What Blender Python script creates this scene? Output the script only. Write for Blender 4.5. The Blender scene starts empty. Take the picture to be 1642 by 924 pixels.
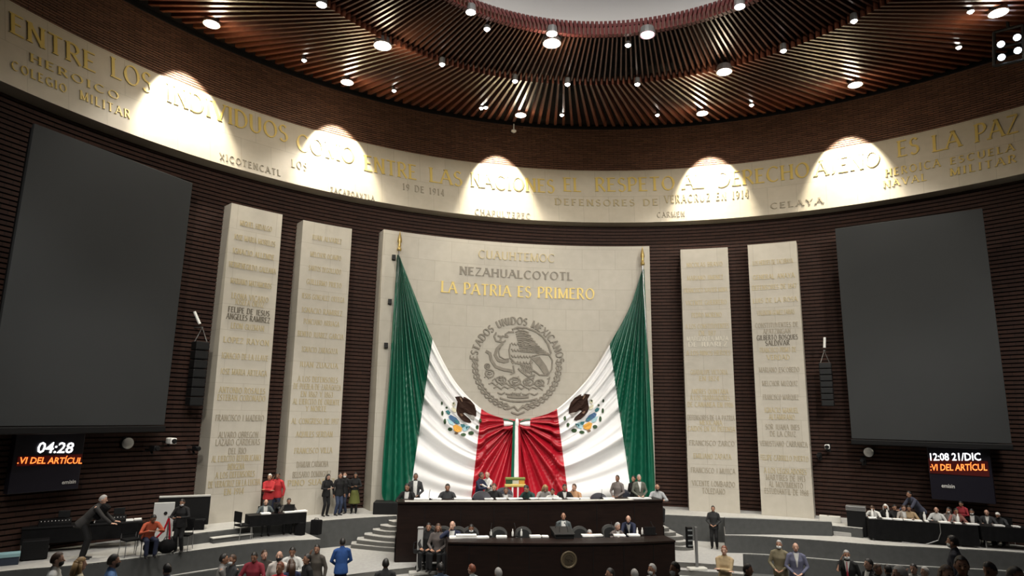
import bpy, bmesh, math, random
from mathutils import Vector, Matrix
rnd = random.Random(7)
S = bpy.context.scene
COL = S.collection

# ------------------------------------------------------------------ camera
F, YAW, PITCH, ROLL = 1042.67, 0.1679, 0.1924, 0.0180
CAM = Vector((-5.259, -9.373, 0.0))
OX = -0.208                                   # the stage's own axis lies a little left of the dome's
def ray(px, py):
    dx, dy = px - 821.0, py - 462.0
    cr, sr = math.cos(ROLL), math.sin(ROLL)
    u = (dx * cr + dy * sr) / F; w = -(-dx * sr + dy * cr) / F
    cp, sp = math.cos(PITCH), math.sin(PITCH)
    y, z = cp - w * sp, sp + w * cp
    c, s = math.cos(YAW), math.sin(YAW)
    return Vector((u * c + y * s, -u * s + y * c, z))
def at_z(px, py, z):
    d = ray(px, py); return CAM + d * (z / d.z)
def at_y(px, py, y):
    d = ray(px, py); return CAM + d * ((y - CAM.y) / d.y)
def at_r(px, py, r, ox=OX):
    d = ray(px, py); ox_, oy_ = CAM.x - ox, CAM.y
    a = d.x**2 + d.y**2; b = 2 * (ox_ * d.x + oy_ * d.y); c = ox_**2 + oy_**2 - r * r
    t = (-b + math.sqrt(b * b - 4 * a * c)) / (2 * a)
    return CAM + d * t
def ang(p, ox=OX): return math.atan2(p.x - ox, p.y)
def P(r, a, z, ox=OX): return Vector((ox + r * math.sin(a), r * math.cos(a), z))

cd = bpy.data.cameras.new('camera'); co = bpy.data.objects.new('camera', cd); COL.objects.link(co)
cd.sensor_width = 36.0; cd.lens = 36.0 * F / 1642.0; cd.clip_end = 200
fwd = Vector((math.sin(YAW) * math.cos(PITCH), math.cos(YAW) * math.cos(PITCH), math.sin(PITCH)))
right = Vector((math.cos(YAW), -math.sin(YAW), 0)); up = right.cross(fwd)
cr, sr = math.cos(ROLL), math.sin(ROLL)
R2 = right * cr - up * sr * 1.0
U2 = right * sr + up * cr
R2 = right * cr + up * sr
U2 = up * cr - right * sr
m3 = Matrix((R2, U2, -fwd)).transposed()
co.matrix_world = Matrix.Translation(CAM) @ m3.to_4x4()
S.camera = co

# ------------------------------------------------------------------ light
S.view_settings.view_transform = 'Standard'; S.view_settings.look = 'None'
S.view_settings.gamma = 1.0; S.view_settings.use_curve_mapping = False
S.view_settings.exposure = 0.0
S.cycles.use_denoising = True
W = bpy.data.worlds.new('hall_air'); S.world = W; W.use_nodes = True
W.node_tree.nodes['Background'].inputs[0].default_value = (0.95, 0.97, 1.0, 1)
W.node_tree.nodes['Background'].inputs[1].default_value = 0.03
def lamp(kind, name, loc, power, color=(1, .93, .82), target=None, **kw):
    d = bpy.data.lights.new(name, kind); d.energy = power; d.color = color
    for k, v in kw.items(): setattr(d, k, v)
    o = bpy.data.objects.new(name, d); COL.objects.link(o); o.location = loc
    if target is not None:
        o.rotation_euler = (Vector(target) - Vector(loc)).to_track_quat('-Z', 'Y').to_euler()
    return o
FLOOD = 5600
# added flood spots out of view, a frontal fill on the stage wall
for (x, y, z, tx, tz, k) in ((-11, -3, 10.9, -9, 1.5, .9), (-4, -5, 10.7, -2, 1.5, 1.0), (3, -5, 10.7, 3, 1.5, 1.0), (10, -3, 10.9, 9, 1.5, 0.9)):
    lamp('SPOT', 'wall_fill_flood', (x, y, z), FLOOD * k, (1, .95, .86), (tx, 17, tz), spot_size=math.radians(74), spot_blend=.8, shadow_soft_size=.9)
# chamber lamps right above the well of the floor
for (x, y) in ((-9, 8), (-3, 10), (3, 10), (9, 8), (-13, 5), (13, 5)):
    lamp('SPOT', 'floor_flood', (x, y, 10.9), 2100, (1, .97, .92), (x * 1.05, y + 2.5, -5), spot_size=math.radians(80), spot_blend=.7, shadow_soft_size=.5)
lamp('POINT', 'dome_cove_lamp', (-1.1, 1.8, 12.4), 430, (1, .98, .95), shadow_soft_size=.8)

# ------------------------------------------------------------------ materials
def mat(name, color, rough=.6, metal=0.0, emit=None, estr=0.0, spec=.5):
    m = bpy.data.materials.new(name); m.use_nodes = True
    b = m.node_tree.nodes['Principled BSDF']
    b.inputs['Base Color'].default_value = (*color, 1); b.inputs['Roughness'].default_value = rough
    b.inputs['Metallic'].default_value = metal; b.inputs['Specular IOR Level'].default_value = spec
    if emit: b.inputs['Emission Color'].default_value = (*emit, 1); b.inputs['Emission Strength'].default_value = estr
    return m
def noisy(name, c1, c2, scale=4.0, rough=.6, detail=4.0, bump=0.0, spec=.4, stretch=(1, 1, 1), metal=0.0):
    m = mat(name, c1, rough, metal, spec=spec); nt = m.node_tree; b = nt.nodes['Principled BSDF']
    tc = nt.nodes.new('ShaderNodeTexCoord'); mp = nt.nodes.new('ShaderNodeMapping'); mp.inputs['Scale'].default_value = stretch
    n = nt.nodes.new('ShaderNodeTexNoise'); n.inputs['Scale'].default_value = scale; n.inputs['Detail'].default_value = detail
    r = nt.nodes.new('ShaderNodeValToRGB'); r.color_ramp.elements[0].position = .3; r.color_ramp.elements[1].position = .7
    r.color_ramp.elements[0].color = (*c1, 1); r.color_ramp.elements[1].color = (*c2, 1)
    nt.links.new(tc.outputs['Object'], mp.inputs[0]); nt.links.new(mp.outputs[0], n.inputs['Vector'])
    nt.links.new(n.outputs['Fac'], r.inputs[0]); nt.links.new(r.outputs[0], b.inputs['Base Color'])
    if bump:
        bp = nt.nodes.new('ShaderNodeBump'); bp.inputs['Strength'].default_value = bump; bp.inputs['Distance'].default_value = .02
        nt.links.new(n.outputs['Fac'], bp.inputs['Height']); nt.links.new(bp.outputs[0], b.inputs['Normal'])
    return m
def stone(name, c1, c2, joint, bw, bh, rough=.55):
    """stone cladding in panels: UV are metres along and up the face"""
    m = mat(name, c1, rough, spec=.35); nt = m.node_tree; b = nt.nodes['Principled BSDF']
    uv = nt.nodes.new('ShaderNodeUVMap'); uv.uv_map = 'UVMap'
    br = nt.nodes.new('ShaderNodeTexBrick'); br.inputs['Scale'].default_value = 1.0
    br.inputs['Brick Width'].default_value = bw; br.inputs['Row Height'].default_value = bh
    br.inputs['Mortar Size'].default_value = .012; br.inputs['Mortar Smooth'].default_value = .3; br.inputs['Bias'].default_value = -.2
    br.inputs['Color1'].default_value = (*c1, 1); br.inputs['Color2'].default_value = (*c2, 1); br.inputs['Mortar'].default_value = (*joint, 1)
    n = nt.nodes.new('ShaderNodeTexNoise'); n.inputs['Scale'].default_value = 3.0; n.inputs['Detail'].default_value = 6
    mx = nt.nodes.new('ShaderNodeMix'); mx.data_type = 'RGBA'; mx.blend_type = 'MULTIPLY'; mx.inputs[0].default_value = .35
    rp = nt.nodes.new('ShaderNodeValToRGB'); rp.color_ramp.elements[0].position = .25; rp.color_ramp.elements[0].color = (.72, .7, .66, 1); rp.color_ramp.elements[1].position = .75
    nt.links.new(uv.outputs[0], br.inputs['Vector']); nt.links.new(uv.outputs[0], n.inputs['Vector'])
    nt.links.new(n.outputs['Fac'], rp.inputs[0]); nt.links.new(br.outputs['Color'], mx.inputs['A']); nt.links.new(rp.outputs[0], mx.inputs['B'])
    nt.links.new(mx.outputs['Result'], b.inputs['Base Color'])
    return m
M_STONE = stone('travertine', (.475, .445, .385), (.45, .42, .36), (.39, .36, .305), 1.5, .95)
M_BAND = stone('frieze_stone', (.50, .455, .37), (.47, .43, .35), (.40, .36, .29), 1.2, 1.4, .5)
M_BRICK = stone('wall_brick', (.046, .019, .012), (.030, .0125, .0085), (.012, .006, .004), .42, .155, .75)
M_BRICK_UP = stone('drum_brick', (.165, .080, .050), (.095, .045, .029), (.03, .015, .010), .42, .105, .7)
M_SLAT = noisy('cedar_slat', (.125, .040, .021), (.080, .024, .013), 3.0, .35, spec=.5)
M_SLAT_IN = noisy('cedar_slat_inner', (.105, .042, .024), (.07, .026, .016), 3.0, .35, spec=.5)
M_FASCIA = noisy('red_fascia', (.17, .035, .032), (.12, .025, .024), 3.0, .4)
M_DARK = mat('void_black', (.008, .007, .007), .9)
M_DOME = mat('dome_plaster', (.62, .61, .6), .8)
M_GREY = noisy('grey_carpet_wall', (.072, .074, .073), (.058, .060, .059), 6, .9)
M_FLOOR = noisy('pale_carpet', (.36, .355, .34), (.30, .295, .285), 9, .9)
M_RISER = mat('stair_riser', (.10, .098, .09), .8)
M_WOOD = noisy('dark_desk_wood', (.0135, .007, .0052), (.008, .0042, .0034), 2.5, .4, spec=.25, stretch=(1, 1, 6))
M_PALE = mat('pale_glare_and_boxes', (.55, .54, .5), .4)  # pale boxes, the stand bases and the painted desk glare
M_GOLD = mat('gold_letter', (.62, .47, .14), .45, .1)
M_GOLD_DULL = mat('dull_gilt_letter', (.43, .36, .21), .5, .15)
M_LETTER_DARK = mat('dark_letter', (.10, .085, .06), .6)
M_LETTER_PALE = mat('pale_letter', (.60, .57, .49), .6)
M_LETTER_STONE = mat('stone_letter', (.30, .265, .20), .6)
M_RELIEF = noisy('relief_stone', (.185, .165, .135), (.25, .225, .185), 6, .6)
M_BLACK = mat('matte_black', (.005, .005, .0055), .55, spec=.25)
M_BLACK_CLOTH = noisy('black_cloth', (.004, .004, .0045), (.007, .007, .0075), 8, .95, spec=.15)
M_METAL = mat('grey_metal', (.35, .35, .35), .35, .8)
M_WHITE = mat('white_plastic', (.72, .72, .70), .5)
M_PAPER = mat('white_paper', (.82, .82, .80), .7)
M_LEATHER = mat('black_leather', (.012, .0125, .013), .4, spec=.35)
M_CHAIR_TRIM = mat('chair_edge_leather', (.06, .06, .058), .35)  # lighter leather of the backrest around the darker cushion
M_SCREEN = noisy('grey_screen', (.034, .036, .037), (.030, .032, .033), .5, .75, spec=.25)
M_GLOW = mat('lamp_glow', (1, 1, 1), .5, emit=(1, .96, .88), estr=30)
M_GLOW_PINK = mat('lamp_glow_pink', (1, 1, 1), .5, emit=(1, .55, .62), estr=5)
M_GLOW_BLUE = mat('lamp_glow_blue', (1, 1, 1), .5, emit=(.75, .86, 1), estr=16)

# ------------------------------------------------------------------ mesh helpers
class MB:
    def __init__(s): s.v = []; s.f = []; s.m = []; s.uv = None
    def add(s, vs, fs, mi=0):
        o = len(s.v); s.v += [Vector(p) for p in vs]; s.f += [tuple(i + o for i in f) for f in fs]; s.m += [mi] * len(fs); return s
    def box(s, c, d, rz=0.0, mi=0, mat4=None, taper=1.0):
        hx, hy, hz = d[0] / 2, d[1] / 2, d[2] / 2
        vs = [Vector((x * (taper if z > 0 else 1), y * (taper if z > 0 else 1), z)) for z in (-hz, hz) for y in (-hy, hy) for x in (-hx, hx)]
        M = mat4 if mat4 else Matrix.Translation(Vector(c)) @ Matrix.Rotation(rz, 4, 'Z')
        return s.add([M @ v for v in vs], [(0, 2, 3, 1), (4, 5, 7, 6), (0, 1, 5, 4), (2, 6, 7, 3), (0, 4, 6, 2), (1, 3, 7, 5)], mi)
    def rbox(s, c, d, b=.02, rz=0.0, mi=0):
        """box with chamfered edges"""
        bm = bmesh.new(); bmesh.ops.create_cube(bm, size=1)
        for v in bm.verts: v.co = Vector((v.co.x * d[0], v.co.y * d[1], v.co.z * d[2]))
        bmesh.ops.bevel(bm, geom=bm.edges[:], offset=min(b, .45 * min(d)), segments=2, profile=.6, affect='EDGES')
        M = Matrix.Translation(Vector(c)) @ Matrix.Rotation(rz, 4, 'Z'); bm.verts.index_update()
        s.add([M @ v.co for v in bm.verts], [[v.index for v in f.verts] for f in bm.faces], mi); bm.free(); return s
    def tube(s, pts, rad, n=8, mi=0, cap=True):
        pts = [Vector(p) for p in pts]; k = len(pts); rads = rad if isinstance(rad, (list, tuple)) else [rad] * k
        vs = []; fs = []; prev = None
        for i, p in enumerate(pts):
            t = (pts[min(i + 1, k - 1)] - pts[max(i - 1, 0)]).normalized()
            ref = prev if prev is not None else (Vector((1, 0, 0)) if abs(t.x) < .9 else Vector((0, 1, 0)))
            x = (ref - t * ref.dot(t)).normalized(); y = t.cross(x); prev = x
            r = rads[i]; rx, ry = r if isinstance(r, tuple) else (r, r)
            vs += [p + x * rx * math.cos(2 * math.pi * j / n) + y * ry * math.sin(2 * math.pi * j / n) for j in range(n)]
        for i in range(k - 1):
            for j in range(n):
                j2 = (j + 1) % n; fs.append((i * n + j, i * n + j2, (i + 1) * n + j2, (i + 1) * n + j))
        if cap: fs.append(tuple(range(n - 1, -1, -1))); fs.append(tuple((k - 1) * n + j for j in range(n)))
        return s.add(vs, fs, mi)
    def lathe(s, prof, n=20, c=(0, 0, 0), mi=0, mat4=None):
        vs = []; fs = []; k = len(prof); M = mat4 if mat4 else Matrix.Translation(Vector(c))
        for r, z in prof: vs += [M @ Vector((r * math.cos(2 * math.pi * j / n), r * math.sin(2 * math.pi * j / n), z)) for j in range(n)]
        for i in range(k - 1):
            for j in range(n):
                j2 = (j + 1) % n; fs.append((i * n + j, i * n + j2, (i + 1) * n + j2, (i + 1) * n + j))
        fs.append(tuple(range(n - 1, -1, -1))); fs.append(tuple((k - 1) * n + j for j in range(n)))
        return s.add(vs, fs, mi)
    def ball(s, c, r, n=10, mi=0, mat4=None):
        rx, ry, rz = r if isinstance(r, (tuple, list)) else (r, r, r); k = max(4, n // 2 + 1)
        M = Matrix.Translation(Vector(c)) if mat4 is None else mat4
        vs = [M @ Vector((0, 0, -rz))]; fs = []
        for i in range(1, k):
            t = math.pi * i / k
            vs += [M @ Vector((rx * math.sin(t) * math.cos(2 * math.pi * j / n), ry * math.sin(t) * math.sin(2 * math.pi * j / n), -rz * math.cos(t))) for j in range(n)]
        vs.append(M @ Vector((0, 0, rz)))
        for j in range(n): fs.append((0, 1 + (j + 1) % n, 1 + j))
        for i in range(k - 2):
            for j in range(n):
                j2 = (j + 1) % n; a = 1 + i * n; b = a + n; fs.append((a + j, a + j2, b + j2, b + j))
        a = 1 + (k - 2) * n; last = len(vs) - 1
        for j in range(n): fs.append((a + j, a + (j + 1) % n, last))
        return s.add(vs, fs, mi)
    def prism(s, poly, fn, d0, d1, mi=0):
        """extrude a 2-D outline between depths d0 and d1; fn(x, y, d) -> world"""
        n = len(poly); vs = [fn(x, y, d0) for x, y in poly] + [fn(x, y, d1) for x, y in poly]
        fs = [tuple(range(n)), tuple(range(2 * n - 1, n - 1, -1))] + [(i, i + n, (i + 1) % n + n, (i + 1) % n) for i in range(n)]
        return s.add(vs, fs, mi)
    def grid(s, fn, us, vs_, mi=0, close=False):
        nu, nv = len(us), len(vs_); vs = [fn(u, v) for u in us for v in vs_]; fs = []
        for i in range(nu - 1):
            for j in range(nv - 1): fs.append((i * nv + j, (i + 1) * nv + j, (i + 1) * nv + j + 1, i * nv + j + 1))
        return s.add(vs, fs, mi)
def obj(name, mb, mats, parent=None, smooth=False, local=False, solid=0.0):
    me = bpy.data.meshes.new(name); base = Vector((0, 0, 0))
    if parent is not None and not local:
        base = parent['_base'] if '_base' in parent else parent.location
        base = Vector(base)
    me.from_pydata([tuple(v - base) for v in mb.v], [], mb.f); me.validate(verbose=False)
    ms = mats if isinstance(mats, (list, tuple)) else [mats]
    for m in ms: me.materials.append(m)
    if len(ms) > 1 and len(me.polygons) == len(mb.m):
        me.polygons.foreach_set('material_index', mb.m)
    bm = bmesh.new(); bm.from_mesh(me); bmesh.ops.recalc_face_normals(bm, faces=bm.faces[:])
    bm.to_mesh(me); bm.free()
    if smooth:
        me.polygons.foreach_set('use_smooth', [True] * len(me.polygons))
    o = bpy.data.objects.new(name, me); COL.objects.link(o)
    if parent is not None: o.parent = parent
    return o
def uv_from(o, fn):
    me = o.data; l = me.uv_layers.new(name='UVMap')
    for lp in me.loops: l.data[lp.index].uv = fn(me.vertices[lp.vertex_index].co)
def thing(name, label, cat, loc=(0, 0, 0), rz=0.0, group=None):
    o = bpy.data.objects.new(name, None); COL.objects.link(o); o.location = loc; o.rotation_euler = (0, 0, rz)
    o.empty_display_size = .2; o['label'] = label; o['category'] = cat
    if group: o['group'] = group
    return o
def tag(o, label, cat, group=None):
    o['label'] = label; o['category'] = cat
    if group: o['group'] = group
    return o
def struct(name, mb, mats, smooth=False):
    o = obj(name, mb, mats, smooth=smooth); o['kind'] = 'structure'; return o
def dup(root, loc, rz, label, group=None):
    r = root.copy(); COL.objects.link(r); r.location = loc; r.rotation_euler = (0, 0, rz); r['label'] = label
    if group: r['group'] = group
    for ch in list(root.children):
        c = ch.copy(); COL.objects.link(c); c.parent = r
        for g in ch.children:
            d = g.copy(); COL.objects.link(d); d.parent = c
    return r
def lin(a, b, n): return [a + (b - a) * i / (n - 1) for i in range(n)]

# ------------------------------------------------------------------ inscription letters (roman capitals from strokes)
def _arc(cx, cy, rx, ry, a0, a1, n=9): return [(cx + rx * math.cos(math.radians(a0 + (a1 - a0) * i / (n - 1))), cy + ry * math.sin(math.radians(a0 + (a1 - a0) * i / (n - 1)))) for i in range(n)]
GL = {
 'A': (.78, [[(.02, 0), (.39, 1)], [(.39, 1), (.76, 0)], [(.16, .36), (.62, .36)]]),
 'B': (.62, [[(.1, 0), (.1, 1)], [(.1, 1)] + _arc(.3, .76, .24, .24, 90, -90) + [(.1, .52)], [(.1, .52)] + _arc(.3, .26, .28, .26, 90, -90) + [(.1, 0)]]),
 'C': (.76, [_arc(.44, .5, .38, .5, 48, 312, 13)]),
 'D': (.76, [[(.1, 0), (.1, 1)], [(.1, 1)] + _arc(.3, .5, .4, .5, 90, -90, 11) + [(.1, 0)]]),
 'E': (.58, [[(.1, 0), (.1, 1)], [(.1, .97), (.54, .97)], [(.1, .52), (.44, .52)], [(.1, .03), (.56, .03)]]),
 'F': (.55, [[(.1, 0), (.1, 1)], [(.1, .97), (.52, .97)], [(.1, .52), (.42, .52)]]),
 'G': (.8, [_arc(.44, .5, .38, .5, 48, 330, 13), [(.74, .02), (.74, .42)], [(.52, .42), (.78, .42)]]),
 'H': (.76, [[(.1, 0), (.1, 1)], [(.66, 0), (.66, 1)], [(.1, .52), (.66, .52)]]),
 'I': (.26, [[(.13, 0), (.13, 1)]]),
 'J': (.4, [[(.26, 1), (.26, .2)] + _arc(.1, .18, .16, .18, 0, -90, 5)]),
 'L': (.55, [[(.1, 0), (.1, 1)], [(.1, .03), (.54, .03)]]),
 'M': (.92, [[(.1, 0), (.1, 1)], [(.1, 1), (.46, .05)], [(.46, .05), (.82, 1)], [(.82, 1), (.82, 0)]]),
 'N': (.76, [[(.1, 0), (.1, 1)], [(.1, 1), (.66, 0)], [(.66, 0), (.66, 1)]]),
 'O': (.84, [_arc(.42, .5, .36, .48, 0, 360, 17)]),
 'P': (.6, [[(.1, 0), (.1, 1)], [(.1, 1)] + _arc(.3, .73, .26, .27, 90, -90) + [(.1, .46)]]),
 'Q': (.84, [_arc(.42, .5, .36, .48, 0, 360, 17), [(.5, .2), (.84, -.12)]]),
 'R': (.68, [[(.1, 0), (.1, 1)], [(.1, 1)] + _arc(.3, .74, .25, .26, 90, -90) + [(.1, .48)], [(.32, .48), (.66, 0)]]),
 'S': (.54, [_arc(.27, .75, .2, .23, 30, 270, 9) + _arc(.27, .26, .22, .26, 90, -150, 9)]),
 'T': (.68, [[(.34, 0), (.34, 1)], [(.03, .97), (.65, .97)]]),
 'U': (.74, [[(.1, 1), (.1, .3)] + _arc(.37, .3, .27, .29, 180, 360, 9) + [(.64, 1)]]),
 'V': (.76, [[(.02, 1), (.38, 0)], [(.38, 0), (.74, 1)]]),
 'X': (.74, [[(.04, 1), (.7, 0)], [(.06, 0), (.68, 1)]]),
 'Y': (.7, [[(.03, 1), (.35, .5)], [(.67, 1), (.35, .5)], [(.35, .5), (.35, 0)]]),
 'Z': (.62, [[(.05, .97), (.58, .97)], [(.58, .97), (.04, .03)], [(.04, .03), (.6, .03)]]),
 '1': (.3, [[(.17, 0), (.17, 1)], [(.17, 1), (.04, .86)]]),
 '9': (.56, [_arc(.28, .7, .22, .28, 0, 360, 13), [(.5, .7), (.42, .25), (.18, 0)]]),
 '8': (.56, [_arc(.28, .74, .2, .24, 0, 360, 13), _arc(.28, .25, .24, .26, 0, 360, 13)]),
 '6': (.56, [_arc(.28, .28, .23, .28, 0, 360, 13), [(.06, .3), (.16, .75), (.42, 1)]]),
 '7': (.5, [[(.04, .97), (.48, .97)], [(.48, .97), (.16, 0)]]),
 '3': (.5, [_arc(.22, .75, .2, .24, 140, -90, 9), _arc(.22, .26, .24, .26, 90, -140, 9)]),
 '2': (.52, [_arc(.25, .74, .2, .25, 160, -20, 8) + [(.04, .03)], [(.04, .03), (.5, .03)]]),
 '4': (.58, [[(.42, 0), (.42, 1)], [(.42, 1), (.03, .3)], [(.03, .3), (.56, .3)]]),
 '0': (.6, [_arc(.3, .5, .23, .48, 0, 360, 15)]),
 '.': (.2, [[(.1, 0), (.1, .12)]]),
}
STEM = set('BDEFHIJLMNPRTUYAXVKK1')
def stroke_quads(ch, bold=1.0):
    w, strokes = GL[ch]; out = []
    for st in strokes:
        k = len(st); L = []; Rr = []
        for i, (x, y) in enumerate(st):
            x0, y0 = st[max(i - 1, 0)]; x1, y1 = st[min(i + 1, k - 1)]
            dx, dy = x1 - x0, y1 - y0; l = math.hypot(dx, dy) or 1; dx /= l; dy /= l
            wd = .075 + .085 * abs(dy) ** 1.5
            if dx * dy > .15: wd *= .62
            wd *= bold; L.append((x - dy * wd / 2, y + dx * wd / 2)); Rr.append((x + dy * wd / 2, y - dx * wd / 2))
        for i in range(k - 1): out.append([L[i], L[i + 1], Rr[i + 1], Rr[i]])
        if k == 2 and abs(st[0][0] - st[1][0]) < .5 and abs(st[0][1] - st[1][1]) > .6:       # serifs on stems
            for (x, y) in st:
                if (y < .02 or y > .98):
                    yy = y + (.03 if y < .5 else -.03); out.append([(x - .13, yy - .03), (x - .13, yy + .03), (x + .13, yy + .03), (x + .13, yy - .03)])
    return w, out
def text_mesh(mb, s, fn, h, width, depth=.03, bold=1.0, mi=0, gap=.14):
    """letters of height h spread over the given width; fn(x, y, d) -> world with x from 0 to width"""
    tot = 0
    for ch in s: tot += (.38 if ch == ' ' else GL[ch][0]) + gap
    tot -= gap; k = width / tot; x = 0
    for ch in s:
        if ch == ' ': x += (.38 + gap) * k; continue
        w, quads = stroke_quads(ch, bold)
        for q in quads:
            pts = [(x + px * k, py * h) for px, py in q]
            vs = [fn(a, b, depth) for a, b in pts] + [fn(a, b, -.01) for a, b in pts]
            mb.add(vs, [(0, 1, 2, 3), (0, 4, 5, 1), (1, 5, 6, 2), (2, 6, 7, 3), (3, 7, 4, 0)], mi)
        x += (w + gap) * k
# ================================================================== the setting
Z_PLAT, Z_SIDE, Z_LAND, Z_PIT = -3.82, -4.15, -4.75, -5.4
R_WALL, R_FACE, Z_BB, Z_BT = 19.95, 19.2, 8.9255, 11.7856
A_LIM = 1.75
def ribbed(name, r0, r1, z0, z1, pitch, depth, m, nseg=260, ox=0.0):
    mb = MB(); n = int(round((z1 - z0) / pitch)); prof = []
    for i in range(n):
        za = z0 + (z1 - z0) * i / n; zb = z0 + (z1 - z0) * (i + 1) / n; g = (zb - za) * .28
        for z, d in ((za, depth), (za + g, depth), (za + g, 0), (zb, 0)):
            prof.append((r0 + (r1 - r0) * (z - z0) / (z1 - z0) + d, z))
    mb.grid(lambda a, p: P(p[0], a, p[1], ox), lin(-A_LIM, A_LIM, nseg), prof)
    o = struct(name, mb, m); uv_from(o, lambda v: (math.atan2(v.x - ox, v.y) * r0, v.z)); return o
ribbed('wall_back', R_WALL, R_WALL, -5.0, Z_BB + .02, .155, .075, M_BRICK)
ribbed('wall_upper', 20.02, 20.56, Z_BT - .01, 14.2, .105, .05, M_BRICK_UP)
# ceiling: dark void above the slats, the slatted ring, inner ring, red fascia and the plaster dome
RC = (-1.14, 1.765)
def ring(t, phi, c0, r0, z0, c1, r1, z1):
    cx, cy, r, z = (c0[0] + (c1[0] - c0[0]) * t, c0[1] + (c1[1] - c0[1]) * t, r0 + (r1 - r0) * t, z0 + (z1 - z0) * t)
    return Vector((cx + r * math.sin(phi), cy + r * math.cos(phi), z))
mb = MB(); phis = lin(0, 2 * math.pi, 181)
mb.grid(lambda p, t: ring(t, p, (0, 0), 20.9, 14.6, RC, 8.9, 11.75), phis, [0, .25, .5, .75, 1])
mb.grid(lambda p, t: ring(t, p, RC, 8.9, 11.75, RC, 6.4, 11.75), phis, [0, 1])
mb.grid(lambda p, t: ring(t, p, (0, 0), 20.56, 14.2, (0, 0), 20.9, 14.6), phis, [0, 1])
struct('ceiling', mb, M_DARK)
def slats(name, n, c0, r0, z0, c1, r1, z1, w0, w1, h, m, off=0.0):
    mb = MB()
    for i in range(n):
        p = 2 * math.pi * (i + off) / n
        A = ring(0, p, c0, r0, z0, c1, r1, z1); B = ring(1, p, c0, r0, z0, c1, r1, z1)
        d = (B - A); t = Vector((d.y, -d.x, 0)).normalized(); u = Vector((0, 0, h))
        vs = [A - t * w0 / 2, A + t * w0 / 2, B + t * w1 / 2, B - t * w1 / 2]; vs += [v + u for v in vs]
        mb.add(vs, [(0, 1, 2, 3), (7, 6, 5, 4), (0, 4, 5, 1), (1, 5, 6, 2), (2, 6, 7, 3), (3, 7, 4, 0)])
    return struct(name, mb, m)
slats('ceiling_slats_outer', 300, (0, 0), 19.6, 13.92, RC, 8.83, 11.12, .135, .062, .30, M_SLAT)
slats('ceiling_slats_inner', 300, RC, 8.95, 11.32, RC, 6.0, 11.24, .055, .040, .22, M_SLAT_IN, .5)
mb = MB()
for i in range(300):
    p = 2 * math.pi * i / 300; A = ring(0, p, RC, 6.0, 11.22, RC, 6.47, 11.98); B = ring(1, p, RC, 6.0, 11.22, RC, 6.47, 11.98)
    t = Vector((math.cos(p), -math.sin(p), 0)); o_ = Vector((math.sin(p), math.cos(p), 0)) * .15
    vs = [A - t * .045, A + t * .045, B + t * .045, B - t * .045]; vs += [v + o_ for v in vs]
    mb.add(vs, [(0, 1, 2, 3), (7, 6, 5, 4), (0, 4, 5, 1), (1, 5, 6, 2), (2, 6, 7, 3), (3, 7, 4, 0)])
mb.grid(lambda p, t: ring(t, p, RC, 6.16, 11.22, RC, 6.62, 11.98), phis, [0, 1])
struct('trim_1', mb, M_FASCIA)
mb = MB(); mb.grid(lambda p, q: Vector((RC[0] + q[0] * math.sin(p), RC[1] + q[0] * math.cos(p), q[1])), phis, [(6.62, 11.98), (6.6, 12.6), (5.8, 13.4), (4.2, 14.1), (2.2, 14.5), (.01, 14.6)])
struct('ceiling_dome', mb, M_DOME, True)
# chamber floor with its raked terraces (rows curve round the stage)
mb = MB(); prof = [(.01, Z_PIT), (10.0, Z_PIT)]
TR = [10 + .64 * k for k in range(8)] + [14.6 + 1.6 * k for k in range(9)]
for k in range(1, len(TR)): prof += [(TR[k - 1], Z_PIT + .2 * k), (TR[k], Z_PIT + .2 * k)]
mb.grid(lambda p, q: Vector((q[0] * math.sin(p) / .55, 16 + q[0] * math.cos(p), q[1])), lin(0, 2 * math.pi, 97), prof)
mb.f = [f for f in mb.f if not (sum((mb.v[i] for i in f), Vector()) / len(f)).y > 17]; mb.m = [0] * len(mb.f)
struct('floor', mb, M_GREY)
def terr(x, y):
    D = math.hypot(x * .55, y - 16); k = sum(1 for r in TR if D > r); return Z_PIT + .2 * k
# platforms as swept sections between an inner edge and the wall
def block(name, edge, r_out, z0, z1, mats, lip=.0):
    """edge: list of (a, r); top face material 0, risers material 1, pale nosing strip material 2"""
    mb = MB(); n = len(edge)
    for (a, r), (a2, r2) in zip(edge[:-1], edge[1:]):
        w = .07
        mb.add([P(r + w, a, z1), P(r2 + w, a2, z1), P(r_out, a2, z1), P(r_out, a, z1)], [(0, 1, 2, 3)], 0)
        mb.add([P(r, a, z1 + .004), P(r2, a2, z1 + .004), P(r2 + w, a2, z1 + .004), P(r + w, a, z1 + .004)], [(0, 1, 2, 3)], 2)
        mb.add([P(r, a, z1), P(r2, a2, z1), P(r2, a2, z0), P(r, a, z0)], [(0, 1, 2, 3)], 1)
        mb.add([P(r, a, z1 + .004), P(r2, a2, z1 + .004), P(r2, a2, z1 - .03), P(r, a, z1 - .03)], [(0, 1, 2, 3)], 2)
    for (a, r) in (edge[0], edge[-1]):
        mb.add([P(r, a, z1), P(r_out, a, z1), P(r_out, a, z0), P(r, a, z0)], [(0, 1, 2, 3)], 1)
    return struct(name, mb, mats)
M_PALE_EDGE = mat('pale_nosing_and_glare', (.42, .42, .40), .7)  # step nosings, rails and the monitor's painted glare
PM = [M_FLOOR, M_GREY, M_PALE_EDGE]
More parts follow.
